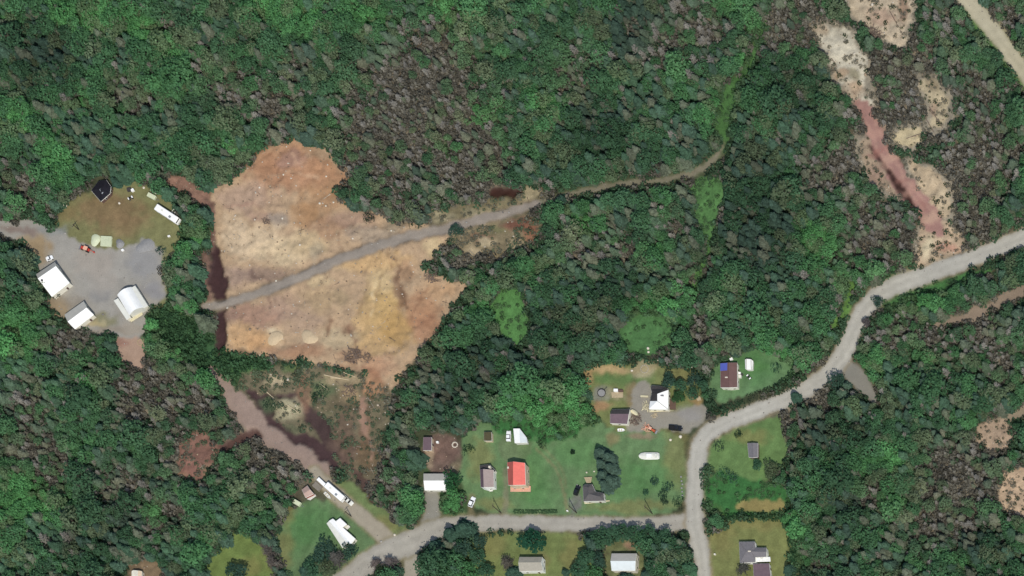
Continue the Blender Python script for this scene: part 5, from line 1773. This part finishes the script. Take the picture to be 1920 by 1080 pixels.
SPC = 11.0
gx, gy = np.meshgrid(np.arange(-250, 2170, SPC), np.arange(-250, 1330, SPC))
gx = gx + (np.arange(gx.shape[0]) % 2)[:, None] * SPC / 2
tx = (gx + RNG.uniform(-.42, .42, gx.shape) * SPC).ravel()
ty = (gy + RNG.uniform(-.42, .42, gx.shape) * SPC).ravel()


OPEN_NEAR = blur(OPEN.astype(float), 5) > .12


def is_open(x, y):
    i = np.clip(((x - X0) / STEP).astype(int), 0, NX - 1)
    j = np.clip(((y - Y0) / STEP).astype(int), 0, NY - 1)
    return OPEN_NEAR[j, i]


# places in the photograph that buildings or things fill, kept clear of crowns
KEEP = [(1117, 893, 50, 40), (900, 880, 40, 90), (230, 400, 100, 60), (110, 540, 60, 80), (240, 565, 60, 60)]
GU, GV = (tx + ty) * .7071, (tx - ty) * .7071
br = dens(tx, ty, BROWN)
bt = dens(tx, ty, BRIGHT)
dk = dens(tx, ty, DARK)
n_a = fbm(tx, ty, 90, 61)
n_b = fbm(GU / 2.6, GV, 22, 66)
n_c = RNG.random(tx.shape)
p_dead = np.clip(.035 + .46 * np.clip(br, 0, 1) + (n_b - .5) * 1.1 * (.45 + .8 * np.clip(br, 0, 1)) - .32 * np.clip(bt + dk, 0, 1), 0.03, .75)
p_broad = np.clip(.50 + .6 * np.clip(bt, 0, 1) + (n_a - .5) * 1.0 - .3 * np.clip(dk, 0, 1), .06, .95)
dead = n_c < p_dead
brd = (~dead) & (RNG.random(tx.shape) < p_broad)
kind = np.where(dead, 2, np.where(brd, 1, 0))
size = np.clip(RNG.lognormal(-.16, .34, tx.shape) * (.62 + .8 * fbm(tx, ty, 34, 77)), .34, 1.5)
size *= np.where((kind == 1) & (RNG.random(tx.shape) < .07), 1.45, 1.0)
size[kind == 2] *= .85
size *= 1 - .38 * np.clip(br, 0, 1)
size *= np.where(bt > .8, .72, 1.0)
hh = np.choose(kind, [8.0, 7.6, 7.4]) * size
keep = RNG.random(tx.shape) > .38 * np.clip(br, 0, 1)
for f in (0, .5, 1.0):
    keep &= ~is_open(tx - .35 * hh * f / M_PX, ty - .36 * hh * f / M_PX)
for (x, y) in ((165, 385), (255, 1085), (1170, 1060), (1000, 1060), (815, 905), (804, 832)):
    keep &= np.hypot(tx - x, ty - y) > 34
tx, ty, kind, size, hh, br, bt, dk = (a[keep] for a in (tx, ty, kind, size, hh, br, bt, dk))
N = len(tx)
r1, r2, r3 = RNG.random(N), RNG.random(N), RNG.random(N)
vb = np.clip((fbm(((tx + ty) * .7071) / 2.0, (tx - ty) * .7071, 30, 71) - .5) * 2.2 + .5, 0, 1)
SP = np.array([(0.054, 0.092, 0.066), (0.068, 0.134, 0.074), (0.132, 0.138, 0.094)])
BL = np.array([(0.066, 0.136, 0.070), (0.108, 0.275, 0.096), (0.160, 0.182, 0.104)])
DD = np.array([(0.190, 0.176, 0.142), (0.275, 0.256, 0.210), (0.165, 0.156, 0.140)])


def mix3(tab, a, b):
    a = np.clip(a, 0, 1)[:, None]
    b = np.clip(b, 0, 1)[:, None]
    return (tab[0] * (1 - a) + tab[1] * a) * (1 - b) + tab[2] * b


tint = np.where((kind == 0)[:, None], mix3(SP, .15 + .9 * (vb - .2) + .6 * bt - .6 * dk + .25 * (r1 - .5), (r2 > .74) * .7 + .8 * np.clip(br, 0, 1) * (.3 + r3)),
                np.where((kind == 1)[:, None], mix3(BL, .10 + .5 * (vb - .3) + .85 * np.clip(bt, 0, 1) - .4 * dk + .25 * (r1 - .5), (r2 > .76) * .6 + .6 * np.clip(br, 0, 1) * r3),
                         mix3(DD, r1 * .7 + .4 * np.clip(br, 0, 1), r2 * .6)))
tint = tint * (0.84 + .34 * r3)[:, None] * 1.22
tint = tint * (1 - .25 * np.clip(dk, 0, 1))[:, None]

GEO = []


def scatter(name, points, rot, scl, idx, tints, sources):
    """one object that repeats a few source meshes at its points"""
    me = bpy.data.meshes.new(name)
    n = len(points)
    me.vertices.add(n)
    me.vertices.foreach_set('co', points.astype(np.float32).ravel())
    a = me.attributes.new('rot', 'FLOAT_VECTOR', 'POINT')
    a.data.foreach_set('vector', rot.astype(np.float32).ravel())
    a = me.attributes.new('scl', 'FLOAT_VECTOR', 'POINT')
    a.data.foreach_set('vector', scl.astype(np.float32).ravel())
    a = me.attributes.new('idx', 'INT', 'POINT')
    a.data.foreach_set('value', idx.astype(np.int32))
    a = me.attributes.new('tint', 'FLOAT_COLOR', 'POINT')
    a.data.foreach_set('color', np.concatenate([tints, np.ones((n, 1))], 1).astype(np.float32).ravel())
    o = link(name, me)
    o.color = (0, 0, 0, 1)
    ng = bpy.data.node_groups.new(name + '_scatter', 'GeometryNodeTree')
    ng.interface.new_socket('Geometry', in_out='INPUT', socket_type='NodeSocketGeometry')
    ng.interface.new_socket('Geometry', in_out='OUTPUT', socket_type='NodeSocketGeometry')
    gi = ng.nodes.new('NodeGroupInput')
    go = ng.nodes.new('NodeGroupOutput')
    gti = ng.nodes.new('GeometryNodeGeometryToInstance')
    for me_s in sources:
        so = bpy.data.objects.new(me_s.name, me_s)          # a source of geometry only: not placed in the scene
        oi = ng.nodes.new('GeometryNodeObjectInfo')
        oi.inputs['Object'].default_value = so
        ng.links.new(oi.outputs['Geometry'], gti.inputs[0])
    iop = ng.nodes.new('GeometryNodeInstanceOnPoints')
    iop.inputs['Pick Instance'].default_value = True

    def named(nm, typ):
        k = ng.nodes.new('GeometryNodeInputNamedAttribute')
        k.data_type = typ
        k.inputs['Name'].default_value = nm
        return next(s for s in k.outputs if s.enabled and s.name == 'Attribute')
    ng.links.new(gi.outputs[0], iop.inputs['Points'])
    ng.links.new(gti.outputs[0], iop.inputs['Instance'])
    ng.links.new(named('idx', 'INT'), iop.inputs['Instance Index'])
    e2r = ng.nodes.new('FunctionNodeEulerToRotation')
    ng.links.new(named('rot', 'FLOAT_VECTOR'), e2r.inputs[0])
    ng.links.new(e2r.outputs[0], iop.inputs['Rotation'])
    ng.links.new(named('scl', 'FLOAT_VECTOR'), iop.inputs['Scale'])
    ng.links.new(iop.outputs[0], go.inputs[0])
    md = o.modifiers.new('scatter', 'NODES')
    md.node_group = ng
    return o


def grounds(px, py):
    X, Y = (px - 960) * M_PX, (540 - py) * M_PX
    Z = np.array([zat(a, b) for a, b in zip(X, Y)])
    return np.stack([X, Y, Z], 1)


KEYS = ['spruce', 'broadleaf', 'dead']
TREE_NAME = {'spruce': 'spruce_tree', 'broadleaf': 'broadleaf_tree', 'dead': 'dead_tree'}


def place_tree(k, px, py, sc, col, label, group=None, rz=0.0, v=0, wide=1.0, name=None, base_px=True):
    """one tree with its own trunk and crown; px, py is the foot of the trunk in the photograph"""
    x, y = G(px, py)
    root = thing(name or TREE_NAME[k], label, 'tree', (x, y, zat(x, y)), rz, group)
    root.scale = (sc * wide, sc * wide, sc)
    cm, tm = CROWN[k][v % NV]
    c = link('crown', cm, root)
    c.color = (*col, 1)
    link('trunk', tm, root)
    return root


def looks(k, c, sz):
    r, g, b = c
    big = 'big ' if sz > 1.18 else ''
    if k == 'dead':
        tone = 'pale grey-brown' if r > .25 else ('dark brownish' if r < .18 else 'grey-brown')
        return big + tone + ' leafless tree '
    if r > .085 and r > .8 * g:
        tone = 'olive'
    elif g > .20:
        tone = 'bright green'
    elif g < .105:
        tone = 'dark blue-green'
    else:
        tone = 'mid-green'
    return big + tone + (' spruce ' if k == 'spruce' else ' leafy tree ')


LABEL_OF = {}
for ki, k in enumerate(KEYS):
    sel = np.where(kind == ki)[0]
    topx = tx[sel] - .35 * hh[sel] * .6 / M_PX
    topy = ty[sel] - .36 * hh[sel] * .6 / M_PX
    inside = (topx > 6) & (topx < 1914) & (topy > 6) & (topy < 1074)
    order = sel[np.argsort(-np.where(inside, size[sel], 0))]
    nind = {'spruce': 235, 'broadleaf': 250, 'dead': 290}[k]
    ind, rest = order[:nind], order[nind:]
    for i in ind:
        lab = looks(k, tint[i], size[i]) + where_is(tx[i], ty[i])
        if lab in LABEL_OF:
            lab = '%s, the %sern' % (lab.replace('mid-green ', '').replace('big ', '').replace('bright green', 'bright'), ('east' if tx[i] > LABEL_OF[lab][0] else 'west') if abs(tx[i] - LABEL_OF[lab][0]) > abs(ty[i] - LABEL_OF[lab][1]) else ('south' if ty[i] > LABEL_OF[lab][1] else 'north'))
        LABEL_OF[lab] = (tx[i], ty[i])
        place_tree(k, tx[i], ty[i], size[i], tint[i], lab, {'spruce': 'spruces of the wood', 'broadleaf': 'leafy trees of the wood', 'dead': 'leafless trees of the wood'}[k], random.uniform(0, 6.28), int(i))
    srcs = [join_mesh(k + '_tree_form', a, b) for (a, b) in CROWN[k]]
    pts = grounds(tx[rest], ty[rest])
    n = len(rest)
    wv = RNG.uniform(.9, 1.25, n)
    o = scatter(k + '_wood', pts, np.stack([RNG.normal(0, .09, n), RNG.normal(0, .09, n), RNG.uniform(0, 6.28, n)], 1),
                np.stack([size[rest] * wv, size[rest] * wv, size[rest]], 1), np.arange(n) % NV, tint[rest], srcs)
    tag(o, {'spruce': 'dense dark green mass of spruces covering the land', 'broadleaf': 'mass of green leafy trees mixed through the wood', 'dead': 'grey-brown mass of leafless trees mixed through the wood'}[k], 'trees', kind='stuff')

# --- undergrowth between the trees and brush on rough ground
gx, gy = np.meshgrid(np.arange(-120, 2040, 8.0), np.arange(-120, 1200, 8.0))
ux = (gx + RNG.uniform(-4, 4, gx.shape)).ravel()
uy = (gy + RNG.uniform(-4, 4, gx.shape)).ravel()
ii = np.clip(((ux - X0) / STEP).astype(int), 0, NX - 1)
jj = np.clip(((uy - Y0) / STEP).astype(int), 0, NY - 1)
cl = CLS[jj, ii]
op_ = OPEN[jj, ii]
rr = RNG.random(ux.shape)
nz = fbm(ux, uy, 26, 81)
ok = (~op_ & (rr < .97)) | ((cl == MEADOW) & (rr < np.where((ux < 530) & (uy > 560) & (uy < 730), .9, .36))) | ((cl == SOIL) & (rr < .85 * (nz > .45)) & (uy > 300) & (ux < 1100) & ((ux > 780) | (uy > 680))) | ((cl == SOIL) & (rr < .7) & (nz > .44) & (ux > 1480))
ok &= ~((ux > 780) & (ux < 870) & (uy > 805) & (uy < 925)) & ~((ux > 1130) & (ux < 1215) & (uy > 1020)) & ~((ux > 236) & (ux < 300) & (uy > 1055))
ux, uy, rr, cl = ux[ok], uy[ok], RNG.random(ok.sum()), cl[ok]
ub, ubt = dens(ux, uy, BROWN), dens(ux, uy, BRIGHT)
n = len(ux)
q = np.clip(.24 + .75 * ub - .5 * ubt + (fbm(ux, uy, 20, 83) - .5) * 1.2, 0, 1) > RNG.random(n)
ut = np.where(q[:, None], np.array((.178, .166, .130)) * (.7 + .6 * rr)[:, None], np.array((.080, .142, .076)) * (.75 + .5 * rr)[:, None] + np.array((.018, .036, .004)) * np.clip(ubt + (cl == MEADOW) * .8, 0, 1)[:, None])
us = RNG.uniform(.9, 2.2, n)
slope = (cl == MEADOW) & (ux < 530) & (uy > 560) & (uy < 730)
us = np.where((cl == MEADOW) & ~slope, us * .6, us)
us = np.where(cl == SOIL, us * RNG.uniform(.3, .85, n), us)
ne = (cl == SOIL) & (ux > 1480)
ut = np.where((cl == SOIL)[:, None], ut * .5 + np.array((.105, .108, .070)) * .8, ut)
ut = np.where(ne[:, None], np.where((rr < .35)[:, None], np.array((.075, .105, .062)), np.array((.185, .172, .128))) * (.7 + .6 * rr)[:, None], ut)
us = np.where(ne, us * .8, us)
ut = np.where((cl == MEADOW)[:, None], np.where(slope[:, None], np.array((.070, .145, .066)), np.array((.090, .165, .072))) * (.7 + .5 * rr)[:, None], ut)
o = scatter('undergrowth', grounds(ux, uy), np.stack([np.zeros(n), np.zeros(n), RNG.uniform(0, 6.28, n)], 1), np.stack([us, us, us * RNG.uniform(.8, 1.9, n) * np.where(np.isin(cl, (MEADOW, SOIL)) & ~slope, .5, 1)], 1), np.arange(n) % 5, ut, BUSH)
tag(o, 'low undergrowth and brush covering the ground between the trees', 'undergrowth', kind='stuff')

# --- stones, clods and sticks on the bare earth; weeds in the grass
def litter(name, label, classes, step, prob, sources, tints, smin, smax, seed, clump=0.0):
    gx, gy = np.meshgrid(np.arange(0, 1920, step), np.arange(0, 1080, step))
    rg = np.random.default_rng(seed)
    x = (gx + rg.uniform(-step / 2, step / 2, gx.shape)).ravel()
    y = (gy + rg.uniform(-step / 2, step / 2, gx.shape)).ravel()
    i = np.clip(((x - X0) / STEP).astype(int), 0, NX - 1)
    j = np.clip(((y - Y0) / STEP).astype(int), 0, NY - 1)
    k = np.isin(CLS[j, i], classes) & (rg.random(x.shape) < prob * np.clip(1 + clump * (fbm(x, y, 30, seed) - .5) * 4, 0, 3))
    x, y = x[k], y[k]
    n = len(x)
    t = np.array(tints)[rg.integers(0, len(tints), n)] * rg.uniform(.75, 1.25, n)[:, None]
    sc = rg.uniform(smin, smax, n) * np.where(rg.random(n) < .06, 1.8, 1)
    tag(scatter(name, grounds(x, y), np.stack([np.zeros(n), np.zeros(n), rg.uniform(0, 6.28, n)], 1), np.stack([sc, sc * rg.uniform(.6, 1, n), sc], 1), np.arange(n) % len(sources), t, sources), label, 'litter', kind='stuff')


STONE = leaf_material('stone_and_clod', 0.0, .2)
rocks = []
for i in range(4):
    rr_ = random.Random(900 + i)
    mb = MB()
    mb.loft([[(r_ * math.cos(1.257 * q) * rr_.uniform(.7, 1.2), r_ * math.sin(1.257 * q) * rr_.uniform(.7, 1.2), z_) for q in range(5)] for (z_, r_) in ((-.1, .45), (.18, .5), (.42, .22))])
    rocks.append(mb.mesh('stone_form', STONE))
sticks = []
for i in range(3):
    rr_ = random.Random(950 + i)
    mb = MB()
    for q in range(2):
        a_ = rr_.uniform(0, 3.1)
        mb.tube((-1.1 * math.cos(a_), -1.1 * math.sin(a_), .08), (1.1 * math.cos(a_), 1.1 * math.sin(a_), .2), .09, .04, n=4)
    sticks.append(mb.mesh('stick_form', STONE))
litter('stones', 'small stones and clods strewn over the bare earth', (SAND, SOIL), 6, .11, rocks, [(.50, .42, .31), (.56, .50, .40), (.24, .18, .125), (.30, .23, .16), (.40, .30, .20)], .25, .8, 71, .8)
litter('sticks', 'broken sticks and roots strewn over the bare earth', (SAND, SOIL), 9, .10, sticks, [(.20, .15, .11), (.26, .20, .15), (.42, .36, .27)], .35, .9, 72, 1.2)
litter('roadside_grit', 'loose stones along the gravel', (ROAD, YARD, TRACK), 7, .10, rocks, [(.36, .33, .28), (.28, .26, .23), (.44, .41, .36)], .25, .6, 74, 1.0)

# --- the trees and shrubs of the yards, one by one (px, py: where the crown shows)
def yard(k, px, py, r, h, col, label, group=None, v=None, name=None):
    """crown centre at photo pixel px, py; r, h in metres"""
    x, y, _ = P3(px, py, h * .55)
    fx, fy = x / M_PX + 960, 540 - y / M_PX
    H0 = {'spruce': 7.9, 'broadleaf': 7.6, 'dead': 7.5}[k]
    R0 = {'spruce': 2.15, 'broadleaf': 2.55, 'dead': 1.7}[k]
    sc = h / H0
    return place_tree(k, fx, fy, sc, col, label, group, random.uniform(0, 6.28), v if v is not None else int(px + py), wide=r / (R0 * sc), name=name)


DG, MG, VG, OGc = (.054, .104, .070), (.066, .142, .076), (.088, .215, .084), (.108, .142, .074)
yard('broadleaf', 847, 902, 3.6, 8.0, (.04, .12, .048), 'leafy green tree overhanging the gabled garage')
yard('broadleaf', 998, 1014, 5.2, 9.0, (.030, .10, .055), 'broad round tree over the fawn-roofed house by the street')
SPR = 'dark spruces in the row east of the L-shaped house'
for (x, y, w) in ((1124, 848, 'northernmost'), (1139, 856, 'second'), (1127, 868, 'third'), (1143, 876, 'fourth'), (1130, 890, 'fifth'), (1144, 899, 'sixth'), (1133, 908, 'southernmost')):
    yard('spruce', x, y, 2.9, 8.2, (.072, .118, .086), 'dark spruce, the %s in the row beside the L-shaped house' % w, SPR)
RING = 'trees in the ring around the pale metal-roofed house'
for (x, y, r, h, k, w) in ((1112, 1012, 4, 8, 'broadleaf', 'first from the street corner, near the lawn'), (1138, 1006, 4, 8, 'broadleaf', 'next to the street, second from the lawn'), (1164, 998, 3.8, 8, 'broadleaf', 'bulging over the street verge'), (1190, 1000, 4, 8.5, 'broadleaf', 'north of the pale roof at the street'), (1218, 1003, 4, 8.5, 'broadleaf', 'north-east of the pale roof'), (1246, 1012, 4, 8.5, 'broadleaf', 'beyond the street corner of the lot'), (1268, 1024, 3.8, 8, 'broadleaf', 'at the rounded street corner'), (1282, 1044, 3.8, 8, 'broadleaf', 'along the side road, upper'), (1288, 1066, 3.6, 8, 'spruce', 'along the side road, lower'), (1098, 1046, 3.8, 8, 'broadleaf', 'west of the pale roof beside the lawn'), (1122, 1052, 3.2, 7, 'broadleaf', 'close to the west gable'), (1086, 1070, 4, 8, 'broadleaf', 'south-west of the pale roof'), (1112, 1076, 3.4, 7, 'broadleaf', 'bright green at the bottom edge'), (1226, 1058, 3.6, 7.5, 'broadleaf', 'east of the cream gable end'), (1256, 1062, 3.6, 8, 'broadleaf', 'between the gable and the side road'), (1212, 1078, 3, 7, 'spruce', 'below the cream gable end'), (1170, 1084, 3, 7, 'spruce', 'shading the pale roof from the south'), (1246, 1040, 3, 6, 'broadleaf', 'behind the gap in the ring')):
    yard(k, x, y, r, h, VG if 'bright' in w else (MG if r > 3.5 else DG), '%s tree ringing the pale house, %s' % ('conifer' if k == 'spruce' else 'leafy', w), RING)
GRV = 'trees of the grove south of the street bend'
for (x, y, r, h, k, c, w) in ((815, 1024, 3.8, 9, 'spruce', DG, 'westernmost beside the side track'), (843, 1000, 4.2, 9.5, 'spruce', DG, 'overhanging the street'), (868, 990, 4, 9, 'spruce', DG, 'at the north-east tip of the grove'), (832, 1046, 4, 9, 'broadleaf', MG, 'in the middle of the grove'), (866, 1030, 4, 9, 'broadleaf', DG, 'on the lawn side of the grove'), (896, 1044, 3.6, 7.5, 'broadleaf', MG, 'reaching onto the lawn'), (812, 1066, 4, 9, 'broadleaf', MG, 'by the side track at the bottom'), (848, 1072, 4, 8.5, 'broadleaf', VG, 'bright green at the bottom edge'), (882, 1072, 3.8, 8, 'broadleaf', VG, 'pale green beside the lawn'), (912, 1070, 3.2, 7, 'broadleaf', MG, 'small and nearest the fawn-roofed house'), (900, 1015, 2.8, 6.5, 'broadleaf', DG, 'low and round behind the street edge')):
    yard(k, x, y, r, h, c, '%s tree of the street-bend grove, %s' % ('dark conifer' if k == 'spruce' else 'leafy', w), GRV)
for (x, y, r, h, k, c, lab) in (
        (607, 1034, 4.4, 7, 'broadleaf', DG, 'dark leafy tree on the lawn south of the mobile home'),
        (632, 1048, 3.8, 6.5, 'dead', (.10, .095, .08), 'grey twiggy tree below the mobile home end'),
        (655, 1034, 3, 6, 'broadleaf', DG, 'small dark tree at the corner of the mobile home'),
        (590, 1064, 4, 7, 'broadleaf', MG, 'leafy tree at the bottom edge south-west of the mobile home'),
        (612, 1064, 4, 7, 'broadleaf', OGc, 'olive tree at the bottom edge below the mobile home'),
        (573, 1070, 3, 7, 'spruce', DG, 'dark conifer at the bottom edge of the round lawn'),
        (505, 1032, 3, 7, 'dead', (.11, .095, .08), 'grey leafless tree between the two south-west lawns, upper'),
        (514, 1054, 3, 7, 'dead', (.105, .09, .075), 'grey leafless tree between the two south-west lawns, lower'),
        (498, 1016, 2.6, 6, 'dead', (.12, .10, .085), 'grey leafless tree at the tip of the western lawn'),
        (446, 1074, 4, 8, 'broadleaf', DG, 'dark tree at the bottom edge of the western lawn'),
        (706, 1058, 2.8, 4.5, 'dead', (.14, .115, .10), 'brownish shrub tree on the traffic island, western'),
        (732, 1056, 3.2, 5, 'dead', (.13, .11, .10), 'brownish shrub tree on the traffic island, eastern'),
        (720, 1072, 3, 5, 'broadleaf', (.05, .08, .035), 'olive shrub tree at the bottom of the traffic island'),
        (1254, 714, 3.4, 6.5, 'broadleaf', DG, 'dark tree behind the white-roofed house'),
        (1276, 722, 3, 6, 'broadleaf', MG, 'leafy tree north-east of the white-roofed house'),
        (1301, 712, 2.8, 6, 'broadleaf', DG, 'dark tree beside the track to the garden boulder'),
        (1318, 722, 2.6, 5.5, 'broadleaf', MG, 'leafy tree near the lawn of the blue-tarped house'),
        (1272, 744, 2.8, 5, 'broadleaf', (.05, .115, .045), 'bright shrub tree east of the dark stained deck'),
        (1300, 738, 2.4, 5, 'broadleaf', MG, 'leafy tree by the tan wooden box'),
        (1394, 1068, 2.8, 4.5, 'dead', (.075, .075, .06), 'dark twiggy tree in front of the purple-grey garage'),
        (1478, 1066, 3, 7, 'spruce', DG, 'dark conifer at the lawn corner east of the purple-grey garage'),
        (1445, 880, 3.2, 5, 'broadleaf', OGc, 'olive tree below the charcoal-roofed shed'),
        (1420, 872, 2.4, 4, 'broadleaf', MG, 'low leafy tree touching the charcoal-roofed shed'),
        (960, 1072, 3, 5.5, 'spruce', DG, 'dark conifer at the west end of the fawn-roofed house'),
        (950, 1056, 3, 5, 'dead', (.10, .09, .07), 'brown twiggy tree beside the fawn-roofed house'),
        (1058, 1072, 2, 4.5, 'spruce', DG, 'dark conifer on the lawn east of the white gable end'),
        (214, 338, 2.6, 6.5, 'spruce', DG, 'conifer behind the black-roofed shed'),
        (855, 432, 2.6, 3.5, 'broadleaf', DG, 'lone dark bush tree at the south edge of the haul track'),
        (1050, 376, 2.8, 6.5, 'spruce', DG, 'dark conifer leaning over the haul track'),
        (1645, 566, 2.2, 4, 'broadleaf', DG, 'dark bush tree on the inner bend of the road'),
        (1625, 604, 2.2, 4, 'dead', (.09, .08, .075), 'grey twiggy tree at the road edge below the bend'),
        (1490, 742, 2.8, 6, 'spruce', DG, 'dark conifer overhanging the road near the side path'),
        (1570, 715, 3, 7, 'broadleaf', DG, 'dark tree in the fork of road and side path')):
    yard(k, x, y, r, h, c, lab)


def shrub(px, py, r, h, col, label, group=None, n=110, seed=0):
    x, y, _ = P3(px, py, h * .5)
    q, v = broad(500 + seed + int(px), h, r, nl=8, per=max(12, n // 8))
    q[:, :, 2] -= h * .12
    root = thing('shrub', label, 'shrub', (x, y, zat(x, y)), random.uniform(0, 6), group)
    c = link('foliage', crown_mesh('shrub_foliage', q, LEAFB, v), root)
    c.color = (*col, 1)
    mb = MB()
    mb.tube((0, 0, -.2), (0, 0, h * .5), .08, .04, n=6, caps=False)
    mb.build('stem', M['bark'], root)


shrub(877.5, 843, 2.3, 2.8, (.036, .070, .030), 'round clipped shrub beside the brown dirt yard')
shrub(1348, 836, 2.3, 2.6, (.055, .085, .050), 'round grey-green shrub on the inside of the road bend')
shrub(1384, 814, 1.8, 2.4, (.04, .07, .035), 'dark shrub on the grass above the charcoal-roofed shed')
shrub(1358, 886, 2.6, 3.4, MG, 'large shrub at the tall grass beside the road', seed=1)
shrub(1374, 896, 2.4, 3.2, DG, 'dark shrub east of the large roadside shrub', seed=2)
shrub(1228, 903, 2.0, 3.2, DG, 'darkest shrub, north-west of the lawn shrub cluster', 'shrubs on the lawn near the street corner')
shrub(1254, 914, 2.2, 3.4, DG, 'shrub at the east of the lawn shrub cluster', 'shrubs on the lawn near the street corner')
shrub(1243, 926, 2.2, 3.0, (.04, .075, .042), 'grey-green shrub in the middle of the lawn cluster', 'shrubs on the lawn near the street corner')
shrub(1272, 942, 2.4, 3.4, (.036, .075, .036), 'shrub by the street corner below the lawn cluster', 'shrubs on the lawn near the street corner')
shrub(1246, 940, 1.8, 2.4, (.05, .08, .045), 'pale low shrub south of the lawn cluster', 'shrubs on the lawn near the street corner')
shrub(1211, 924, 1.3, 1.8, MG, 'small lone shrub west of the lawn cluster', 'shrubs on the lawn near the street corner')
shrub(1074, 848, 1.0, 1.8, (.03, .06, .03), 'narrow dark shrub on the lawn west of the spruce row')
shrub(1018, 828, 2.6, 1.8, (.045, .075, .035), 'low spreading shrub east of the bright white shed')
shrub(300, 470, 2.0, 2.6, DG, 'dark shrub at the east rim of the gravel yard')
shrub(303, 508, 2.0, 2.6, (.06, .055, .035), 'brown shrub at the east rim of the gravel yard')
shrub(103, 552, 2.2, 2.8, (.04, .06, .035), 'dark shrub at the southern corner of the wide warehouse')
shrub(124, 604, 2.2, 2.6, (.045, .055, .03), 'dark shrub at the west end of the small workshop')
shrub(1455, 690, 2.2, 3.0, MG, 'leafy shrub at the east of the blue-tarped house lawn')
shrub(690, 408, 2.4, 2.0, (.04, .07, .04), 'green shrub patch between clearing and haul track, western')
shrub(780, 418, 3.0, 2.2, (.04, .075, .04), 'green shrub patch between clearing and haul track, eastern')
shrub(506, 756, 2.8, 2.2, (.04, .075, .04), 'green shrub on the churned ground beside the pale slope')
shrub(604, 732, 3.0, 2.2, (.038, .08, .042), 'green shrub on the churned ground below the clearing')
shrub(590, 745, 2.2, 2.0, (.038, .08, .042), 'smaller green shrub on the churned ground below the clearing')


def hedge(pts, r, h, col, label, per_m=26, seed=0):
    rg = np.random.default_rng(seed)
    P_ = [P3(x, y, h * .5) for (x, y) in pts]
    ox, oy = P_[0][0], P_[0][1]
    C, Nn = [], []
    for i in range(len(P_) - 1):
        a, b = np.array(P_[i][:2]), np.array(P_[i + 1][:2])
        L = np.linalg.norm(b - a)
        n = int(L * per_m)
        t = rg.random(n)
        ang = rg.uniform(0, math.pi, n)
        d = (b - a) / L
        nr = np.array((-d[1], d[0]))
        k = rg.uniform(.75, 1.1, n)
        w = np.cos(ang) * r * k
        z = np.sin(ang) ** .7 * h * k * rg.uniform(.6, 1, n)
        xy = a + (b - a) * t[:, None] + nr * w[:, None]
        C.append(np.stack([xy[:, 0] - ox, xy[:, 1] - oy, z], 1))
        Nn.append(np.stack([nr[0] * np.cos(ang), nr[1] * np.cos(ang), np.sin(ang) + .3], 1) + rg.normal(size=(n, 3)) * .4)
    C, Nn = np.concatenate(C), np.concatenate(Nn)
    q = leaf_quads(C, Nn, rg.uniform(.18, .38, len(C)), rg)
    o = link('hedge', crown_mesh('hedge', q, LEAFB, np.clip(rg.normal(.5, .22, len(C)), 0, 1)))
    o.location = (ox, oy, zat(ox, oy))
    o.color = (*col, 1)
    tag(o, label, 'hedge')


hedge([(1332, 774), (1352, 768), (1376, 760), (1396, 755)], 1.6, 2.2, (.045, .09, .045), 'long clipped hedge between the blue-tarped house and the road', seed=1)
hedge([(1400, 748), (1440, 735), (1480, 722)], 2.0, 2.2, (.07, .085, .05), 'shaggy hedge along the road east of the blue-tarped house', seed=2)
hedge([(1335, 968), (1380, 967), (1430, 967), (1470, 973), (1484, 988)], 1.4, 1.8, (.036, .085, .036), 'hedge between the tall grass and the cross-winged house lawn', seed=3)
hedge([(962, 958), (1000, 959), (1045, 958)], .8, .55, (.062, .118, .055), 'low hedge along the street before the red-roofed house', seed=4)
hedge([(1480, 990), (1486, 1030), (1484, 1056)], 1.8, 2.6, (.04, .10, .045), 'bright hedge down the east side of the cross-winged house lawn', seed=5)
